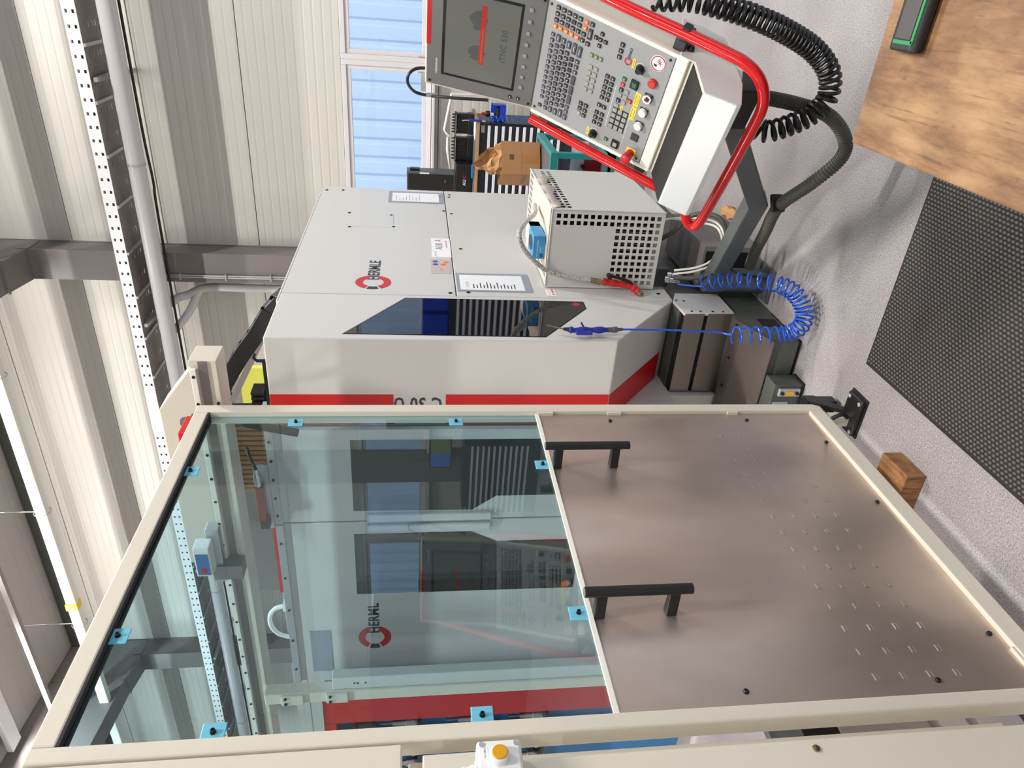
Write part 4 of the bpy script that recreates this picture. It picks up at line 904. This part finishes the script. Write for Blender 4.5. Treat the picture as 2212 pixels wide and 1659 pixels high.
MB().tube(smooth_path([(-1.240,3.065,.775),(-1.243,3.06,.73),(-1.247,3.055,.68),(-1.252,3.05,.645),(-1.264,3.04,.622),(-1.274,3.03,.605)],5),.017,12,rf=lambda i:.0165+.0015*math.sin(i*1.4)).build('nozzle_grip','red_plastic',t,smooth=True)
MB().lathe((-1.272,3.032,.609),(-.55,-.5,-.75),[(0,.016),(.02,.016),(.022,.012),(.03,.010)],14).build('nozzle_tip','brass',t,smooth=True)
MB().tube(smooth_path([(-1.205,3.048,.752),(-1.206,3.042,.73),(-1.215,3.04,.69),(-1.228,3.04,.655),(-1.240,3.045,.64)],5),.0075,10).build('lever','black',t,smooth=True)
MB().cyl((-1.205,3.03,.752),(-1.205,3.06,.752),.012,12).build('lever_pivot','black',t,smooth=True)
# hoses below the box
tag(MB().tube(smooth_path([(-1.21,3.06,.435),(-1.192,3.02,.35),(-1.164,3.0,.295),(-1.094,2.98,.255),(-1.006,2.98,.249),(-.916,3.0,.28),(-.896,3.05,.335),(-.926,3.1,.4),(-1.015,3.15,.444),(-1.08,3.2,.50)],7),.011,10).build('loop_hose','conduit_grey',smooth=True),'dark grey hose looping below the perforated box','hose')
for k in range(2):
    o_=.018*k
    tag(MB().tube(smooth_path([(-1.192+o_,3.06,.44),(-1.168+o_,3.04,.348),(-1.136+o_,3.04,.275+o_*.4),(-1.071+o_,3.04,.233+o_*.5),(-.989-o_*.4,3.06,.237+o_*.6),(-.948-o_,3.1,.272),(-.948-o_,3.15,.35),(-.97,3.2,.45),(-1.0,3.22,.512)],6),.0055,8).build('thin_hose','cream',smooth=True),('outer','inner')[k]+' thin pale hose looping below the perforated box','hose','thin pale hoses')
# blue air gun with spiral hose
t=thing('air_gun','blue air gun with brass nozzle and blue spiral hose on the machine corner','air gun',(-1.25,2.6,.1))
GX=-1.262
MB().tube(smooth_path([(GX,2.592,1.02),(GX,2.587,1.00),(GX,2.590,.95),(GX,2.592,.90),(GX,2.594,.856)],5),.013,12,rf=lambda i:.0125+.0025*math.sin(i*.9)).build('gun_body','blue_plastic',t,smooth=True)
MB().cyl((GX,2.592,1.02),(GX,2.598,1.045),.010,10,.006).build('nozzle_base','black',t,smooth=True); MB().cyl((GX,2.598,1.045),(GX+.004,2.622,1.112),.0035,8,.0028).build('nozzle_tube','brass',t,smooth=True)
MB().box(GX-.006,GX+.006,2.55,2.582,.93,1.0).build('trigger','blue_plastic',t,bev=.005); MB().cyl((GX,2.60,.955),(GX,2.66,.957),.004,8).build('hook','black',t,smooth=True)
MB().lathe((GX,2.594,.858),(0,.006,-.062),[(0,.011),(.02,.011),(.021,.013),(.04,.013),(.041,.008),(.065,.007)],12).build('coupling','grey_steel_paint',t,smooth=True)
MB().tube(smooth_path([(GX,2.600,.80),(GX,2.601,.70),(GX,2.600,.583),(GX,2.592,.45),(GX,2.585,.375),(GX,2.568,.350),(GX+.01,2.545,.338)],6),.0045,8).build('straight_hose','blue_hose',t,smooth=True)
cpts=[(-1.268,2.575,.325),(-1.262,2.565,.24),(-1.250,2.545,.14),(-1.225,2.525,.085),(-1.185,2.51,.065),(-1.135,2.52,.064),(-1.085,2.57,.085),(-1.07,2.645,.12),(-1.09,2.74,.185),(-1.115,2.81,.235),(-1.16,2.90,.295),(-1.186,2.955,.325)]
def dn(u):
    U=(0,.172,.55,.724,1.); Sx=(0,.22,.45,.58,1.)
    for i in range(4):
        if u<=U[i+1]+1e-9: return Sx[i]+(Sx[i+1]-Sx[i])*(u-U[i])/(U[i+1]-U[i])
    return 1.
MB().tube(coil(cpts,.034,29,dn),.0043,7).build('spiral_hose','blue_hose',t,smooth=True)
MB().tube(smooth_path([(-1.19,2.96,.315),(-1.219,2.985,.318),(-1.232,3.02,.362),(-1.241,3.055,.41)],5),.0048,8).build('hose_end','blue_hose',t,smooth=True)
# grey pedestal cover behind the arm
t=thing('pedestal_cover','grey sheet-metal pedestal with dark opening beside the machine base','cover',(-1.17,3.35,0))
MB().box(-1.285,-1.075,3.13,3.64,.0,.285).build('cover_body','column_paint',t,bev=.004)
MB().box(-1.28,-1.10,3.126,3.131,.06,.27).build('opening','dark_void',t)
for y in (3.3,3.42): MB().box(-1.26,-1.10,y,y+.05,.285,.2862).build('vent_strip','grey_steel_paint',t)
tag(MB().tube(smooth_path([(-1.02,3.55,.03),(-1.0,3.4,.05),(-.98,3.3,.04)],4),.03,7,rf=lambda i:.028+.008*math.sin(i*2.1)).build('crumpled_paper','kraft'),'crumpled brown paper on the floor behind the red rail','paper')

# ------------------------------------------------------------------ workbench at the window wall
mat('cab_blue',(38,42,54),.4); mat('bench_edge',(176,132,92),.55,var=.08,vscale=20); mat('bench_top_grey',(92,92,94),.6)
def drawer_cabinet(x0,x1,yf,label,nd=12,z1=1.0):
    t=thing('drawer_cabinet',label,'cabinet',((x0+x1)/2,yf+.3,0),'drawer cabinets')
    MB().box(x0,x1,yf,yf+.5,.0,z1).build('carcass','cab_blue',t,bev=.004)
    z=z1-.075; k=0
    while z-.0725>.08 and k<nd:
        d=MB().box(x0+.02,x1-.02,yf-.018,yf,z-.068,z).build('drawer','cab_blue',t,bev=.002,seg=1)
        MB().box(x0+.025,x1-.025,yf-.030,yf-.018,z-.034,z-.006).build('handle_strip','white_metal',d,bev=.002,seg=1)
        z-=.0725; k+=1
    MB().box(x1-.10,x1-.03,yf-.004,yf,z1-.05,z1-.015).build('name_plate','galvanised',t)
    return t
drawer_cabinet(-2.50,-1.365,7.55,'dark blue drawer cabinet with white label strips under the bench top')
drawer_cabinet(.45,1.5,7.55,'tall drawer cabinet with blue boxes on top by the window wall',15,1.25)
for k in range(2): tag(MB().box(.5+.46*k,.92+.46*k,7.62,8.0,1.252,1.56).build('storage_crate','blue_bin',bev=.01),('left','right')[k]+' blue storage crate on the tall drawer cabinet','crate','blue crates by the window wall')
drawer_cabinet(2.55,3.7,7.55,'dark blue drawer cabinet farther right along the window wall')
t=thing('bench_top','grey bench top with wooden edge on the drawer cabinet','bench top',(-1.95,7.85,1.0))
MB().box(-2.60,-1.355,7.50,8.25,1.002,1.034).build('board','bench_edge',t,bev=.003); MB().box(-2.59,-1.362,7.51,8.25,1.034,1.036).build('top_covering','bench_top_grey',t)
for k,(x0,x1) in enumerate(((-1.555,-1.345),(-1.83,-1.585))):
    t=thing('tool_block',('right','left')[k]+' black finned tool block on the bench','tool block',((x0+x1)/2,7.9,1.036),'black tool blocks on the bench')
    MB().box(x0,x1,7.85,7.98,1.038,1.10).build('foot','black_plastic',t,bev=.004); MB().box(x0+.005,x1-.005,7.87,7.96,1.10,1.215).build('body','black_plastic',t,bev=.004)
    MB().box(x0,x1,7.85,7.98,1.215,1.235).build('shelf','black_plastic',t,bev=.003); MB().box(x0+.01,x1-.01,7.848,7.85,1.222,1.228).build('light_strip','galvanised',t)
    for i in range(7):
        x=x0+.018+(x1-x0-.036)*i/6
        MB().cyl((x,7.90,1.235),(x,7.90,1.268),.011,10,.004).build('spike','black_plastic',t,smooth=True); MB().box(x-.006,x+.006,7.862,7.87,1.11,1.205).build('fin','black',t)
t=thing('desk_lamp','white jointed lamp arm reaching over the bench','lamp',(-1.2,8.1,1.05))
for a,b_,w_ in (((-1.18,8.0,1.27),(-1.545,8.0,1.338),.016),((-1.545,8.0,1.338),(-1.60,8.0,1.297),.014)): MB().tube([a,b_],w_,8).build('arm','white_plastic',t)
MB().tube([(-1.615,8.0,1.30),(-1.75,8.0,1.296),(-1.95,8.0,1.268)],.02,8,rf=lambda i:(.014,.022,.008)[i]).build('lamp_head','white_plastic',t); MB().cyl((-1.60,7.985,1.298),(-1.60,8.015,1.298),.016,10).build('joint','white_plastic',t,smooth=True)
MB().cyl((-1.18,8.0,1.27),(-1.18,8.02,1.036),.012,8).build('stem','white_plastic',t,smooth=True)
t=thing('display_cabinet','dark framed display unit standing on the charger box','unit',(-2.02,7.8,1.22))
MB().box(-2.16,-1.925,7.70,7.88,1.226,1.735).build('frame','grey_steel_paint',t,bev=.004); MB().box(-2.155,-1.945,7.697,7.70,1.24,1.72).build('dark_door','dark_glazing',t)
MB().box(-1.926,-1.90,7.74,7.80,1.60,1.70).build('side_box','black',t); MB().box(-2.03,-2.0,7.6955,7.697,1.33,1.335).build('small_mark','galvanised',t); MB().box(-1.944,-1.93,7.697,7.701,1.50,1.60).build('small_label','paper',t)
t=thing('charger_box','black appliance with AU.C lettering on the bench','appliance',(-1.96,7.8,1.036))
MB().box(-2.16,-1.83,7.70,7.95,1.038,1.225).build('housing','black_plastic',t,bev=.012,seg=3)
text('lettering','AU',.045,frame((-2.05,7.698,1.125),(1,0,0),(0,0,1)),'paper',t,depth=.0006,bold=.001); text('lettering','.C',.045,frame((-1.985,7.698,1.125),(1,0,0),(0,0,1)),'red_stripe',t,depth=.0006,bold=.001)
MB().box(-1.87,-1.84,7.697,7.70,1.13,1.16).build('socket','black',t)
tag(MB().box(-1.93,-1.80,7.53,7.60,1.038,1.065).build('blue_tray','blue_paint',bev=.003),'small blue tray at the bench edge','tray')
tag(MB().prism([(-1.36,7.56),(-1.39,7.75),(-1.52,7.72),(-1.55,7.58),(-1.45,7.52)],1.037,1.046).build('white_cloth','paper',bev=.003),'white cloth lying at the right end of the bench','cloth')
# things hung on the right side of the cabinet
t=thing('spray_can','dark spray can with red cap beside the cabinet','spray can',(-1.31,7.7,.82))
MB().lathe((-1.31,7.72,.80),(0,0,1),[(0,.03),(.12,.03),(.13,.026),(.14,.012)],16).build('can','black_plastic',t,smooth=True); MB().cyl((-1.31,7.72,.94),(-1.31,7.72,.975),.014,12).build('cap','red_plastic',t,smooth=True); MB().cyl((-1.31,7.72,.85),(-1.31,7.72,.885),.0305,16).build('label_band','white_plastic',t,smooth=True)
t=thing('blue_bin','blue open storage bin hung on the cabinet side','bin',(-1.29,7.65,.74))
bb=MB(); a,b_,c,d=-1.355,-1.20,7.58,7.70
bb.box(a,b_,c,d,.74,.748); bb.box(a,a+.005,c,d,.748,.87); bb.box(b_-.005,b_,c,d,.748,.87); bb.box(a,b_,d-.005,d,.748,.88); bb.box(a,b_,c,c+.005,.748,.80)
bb.build('bin_body','blue_bin',t); MB().box(a+.02,b_-.03,c+.02,d-.02,.75,.83).build('contents','black',t,bev=.01)
t=thing('hung_air_gun','blue air gun hanging at the bench corner','air gun',(-1.342,7.49,.96))
MB().tube(coil([(-1.33,7.52,.93),(-1.32,7.53,.75),(-1.32,7.53,.6),(-1.32,7.53,.46)],.032,9),.004,6).build('spiral_hose','blue_hose',t,smooth=True)
MB().cyl((-1.342,7.488,1.115),(-1.342,7.488,.985),.013,10,.011).build('body','blue_plastic',t,smooth=True); MB().tube([(-1.342,7.488,1.115),(-1.344,7.488,1.16),(-1.35,7.488,1.185)],.005,6).build('nozzle','galvanised',t,smooth=True); MB().cyl((-1.342,7.488,.985),(-1.342,7.488,.95),.010,8).build('coupling','chrome',t,smooth=True)
# teal trolley with carton
t=thing('trolley','teal framed trolley with dark top between machine and bench','trolley',(-1.4,5.4,0))
x0,x1,y0,y1=-1.78,-1.09,5.05,5.72
MB().box(x0+.02,x1-.02,y0+.02,y1-.02,.685,.699).build('top_plate','bench_top_grey',t)
for a in ((x0,x1,y0,y0+.03),(x0,x1,y1-.03,y1),(x0,x0+.03,y0+.03,y1-.03),(x1-.03,x1,y0+.03,y1-.03)): MB().box(*a,.655,.708).build('top_rail','teal',t,bev=.003)
for x in (x0,x1-.04):
    for y in (y0,y1-.04): MB().box(x,x+.04,y,y+.04,.08,.655).build('leg','teal',t,bev=.003); MB().lathe((x+.02,y+.01,.04),(0,1,0),[(0,.04),(.02,.04)],14).build('caster','black',t,smooth=True)
MB().box(x0,x1,y0,y1,.27,.29).build('lower_shelf','bench_top_grey',t); MB().box(x0,x1,y0,y0+.02,.24,.30).build('lower_rail','teal',t); MB().box(x1-.02,x1,y0,y1,.24,.30).build('lower_rail','teal',t)
MB().box(-1.30,-1.22,y0-.002,y0,.675,.69).build('yellow_tag','yellow',t)
t=thing('red_case','dark red tool case with clasps on the lower trolley shelf','case',(-1.25,5.3,.29))
MB().box(-1.45,-1.13,5.25,5.5,.291,.42).build('case_body','dark_red',t,bev=.006); MB().box(-1.45,-1.13,5.25,5.5,.42,.47).build('case_lid','galvanised',t,bev=.006)
for x in (-1.38,-1.22): MB().cyl((x,5.25,.43),(x,5.225,.43),.016,10).build('knob','black',t,smooth=True)
t=thing('cardboard_box','open brown cardboard box on the trolley','cardboard box',(-1.3,5.6,.7))
CB=Matrix.Translation((-1.336,5.40,.7095))@Matrix.Rotation(math.radians(33),4,'Z')
w_,d_,h_=.25,.26,.295
for n_,a in (('wall',(0,w_,0,.005,0,h_)),('wall',(0,w_,d_-.005,d_,0,h_)),('wall',(0,.005,.005,d_-.005,0,h_)),('wall',(w_-.005,w_,.005,d_-.005,0,h_)),('bottom',(0,w_,0,d_,0,.005))): MB(CB).box(*a).build(n_,'card',t)
mat('tape',(176,120,66),.3); MB(CB).box(.09,.15,-.001,0,.0,.14).build('tape_strip','tape',t); MB(CB).box(.0,w_,-.0012,-.0002,.148,.151).build('fold_line','kraft',t)
for i in range(6): MB(CB).box(.11+.007*i,.114+.007*i,-.0015,-.0002,.20,.235).build('bar_code','ink',t)
for i in range(3): MB(CB).box(-.0012,0,.03+.07*i,.06+.07*i,.10,.13).build('printed_patch','ink',t); MB(CB).box(-.0015,0,.04+.07*i,.05+.07*i,.10,.13).build('printed_patch','paper_grey',t)
# crumpled kraft paper in the carton
nu,nv=16,9; vs_=[]; fs_=[]
rr=random.Random(3)
for j in range(nv):
    for i in range(nu):
        a_=2*math.pi*i/nu; q=j/(nv-1)
        R0=.085+.045*math.sin(q*2.6)-.03*q; z=.16+.33*q*(.75+.25*math.cos(a_-2.4))
        vs_.append((.12+R0*math.cos(a_)*(1+.30*rr.uniform(-1,1))+.05*q,.13+R0*math.sin(a_)*(1+.30*rr.uniform(-1,1)),z+.02*rr.uniform(-1,1)))
for j in range(nv-1):
    for i in range(nu): fs_.append((j*nu+i,j*nu+(i+1)%nu,(j+1)*nu+(i+1)%nu,(j+1)*nu+i))
mb=MB(CB); mb._add(vs_,fs_); o=mb.build('packing_paper','kraft'); o.modifiers.new('thick','SOLIDIFY').thickness=.001
tag(o,'crumpled brown packing paper standing out of the cardboard box','paper')
t=thing('plastic_tube','pale plastic tube leaning on the trolley','tube',(-1.55,5.3,.7))
MB().cyl((-1.545,5.2,.71),(-1.60,5.3,1.02),.018,12).build('tube_body','white_plastic',t,smooth=True)
# ------------------------------------------------------------------ floor mat, wooden bench, small things
t=thing('rubber_mat','black rubber anti-fatigue mat with small pads on the floor','mat',(-.4,1.2,0))
MB().box(-1.152,.9,-.2,2.125,.001,.009).build('mat_sheet','mat_rubber',t)
for a in ((-1.162,-1.152,-.2,2.135),(-1.152,.9,2.125,2.135)): MB().box(*a,.001,.008).build('mat_edge','rubber',t,bev=.003,seg=1)
t=thing('wood_bench','worn wooden workbench corner at the lower right','workbench',(.6,.8,0))
MB().box(-.214,1.6,.43,1.174,.88,.92).build('bench_board','bench_wood',t,bev=.004)
for x,y in ((.0,1.0),(1.45,1.0),(.0,.5),(1.45,.5)): MB().box(x,x+.07,y,y+.07,.0092 if x<.8 else 0,.86).build('leg','grey_steel_paint',t,bev=.003)
MB().box(-.05,1.55,.48,1.1,.86,.8795).build('frame_rail','grey_steel_paint',t)
t=thing('tool_grip','black and green tool grip lying on the wooden bench','tool',(0,1.09,.92))
TG=frame((-.066,1.088,.931),(math.cos(-.02),math.sin(-.02),0),(0,1,0))
pr=lambda k,h:[(x,y) for x,y in ((-.026,-k),(.026,-k),(.032,-k*.4),(.032,k*.4),(.026,k),(-.026,k),(-.032,k*.4),(-.032,-k*.4))]
YZX=Matrix(((0,0,1,0),(1,0,0,0),(0,1,0,0),(0,0,0,1)))
MB(TG@YZX).prism([(x*1.0,y) for x,y in pr(.0105,0)],0,.28).build('grip_body','black_plastic',t,bev=.004,seg=3)
mat('grip_grey',(58,56,58),.5); mat('grip_green',(16,120,70),.45)
MB(TG).box(.016,.28,-.020,.018,.0085,.0122).build('soft_pad','grip_grey',t,bev=.002); MB(TG).box(.012,.28,-.0275,-.0225,.008,.0116).build('green_line','grip_green',t); MB(TG).box(.010,.015,-.026,.020,.008,.0116).build('green_line','grip_green',t)
t=thing('wooden_block','rough wooden block on the floor below the door','block',(-1.4,1.75,0))
MB().box(-.075,.075,-.07,.07,0,.07,Matrix.Translation((-1.405,1.745,.0))@Matrix.Rotation(.03,4,'Z')).build('block_body','block_wood',t,bev=.004)

# ------------------------------------------------------------------ rest of the hall beyond the frame
mat('dark_machine',(58,60,66),.4)
t=thing('graphite_mill','dark grey machine with röders TEC lettering at the right of the hall','machine',(6.4,6.5,0))
MB().box(5.55,7.4,6.6,7.9,.0,2.25).build('cabinet','dark_machine',t,bev=.01); MB().box(5.53,5.55,6.8,7.6,1.0,1.9).build('window','dark_glazing',t)
text('lettering','röders',.16,frame((6.2,6.598,2.05),(1,0,0),(0,0,1)),'ink',t,depth=.002,bold=.002,align='CENTER'); text('lettering','TEC',.12,frame((6.2,6.598,1.9),(1,0,0),(0,0,1)),'ink',t,depth=.002,bold=.002,align='CENTER')
t=thing('black_cabinet','tall black cabinet beside the far drawer cabinet','cabinet',(2.0,7.9,0))
MB().box(1.55,2.35,7.6,8.15,0,2.0).build('carcass','black_plastic',t,bev=.006)
for x in (1.56,1.955): MB().box(x,x+.385,7.585,7.6,.06,1.97).build('door','black',t,bev=.003)
t=thing('monitor','monitor with a blue and green picture on the far drawer cabinet','monitor',(2.9,7.7,1.0))
mat('mon_blue',(60,110,190),.3,emit=.5); mat('mon_green',(110,130,60),.3,emit=.4)
MB().box(2.62,3.1,7.78,7.82,1.15,1.45).build('housing','black',t,bev=.004); MB().box(2.64,2.86,7.777,7.78,1.17,1.43).build('picture_left','mon_green',t); MB().box(2.86,3.08,7.777,7.78,1.17,1.43).build('picture_right','mon_blue',t); MB().box(2.8,2.92,7.8,7.83,1.0,1.2).build('stand','black',t)
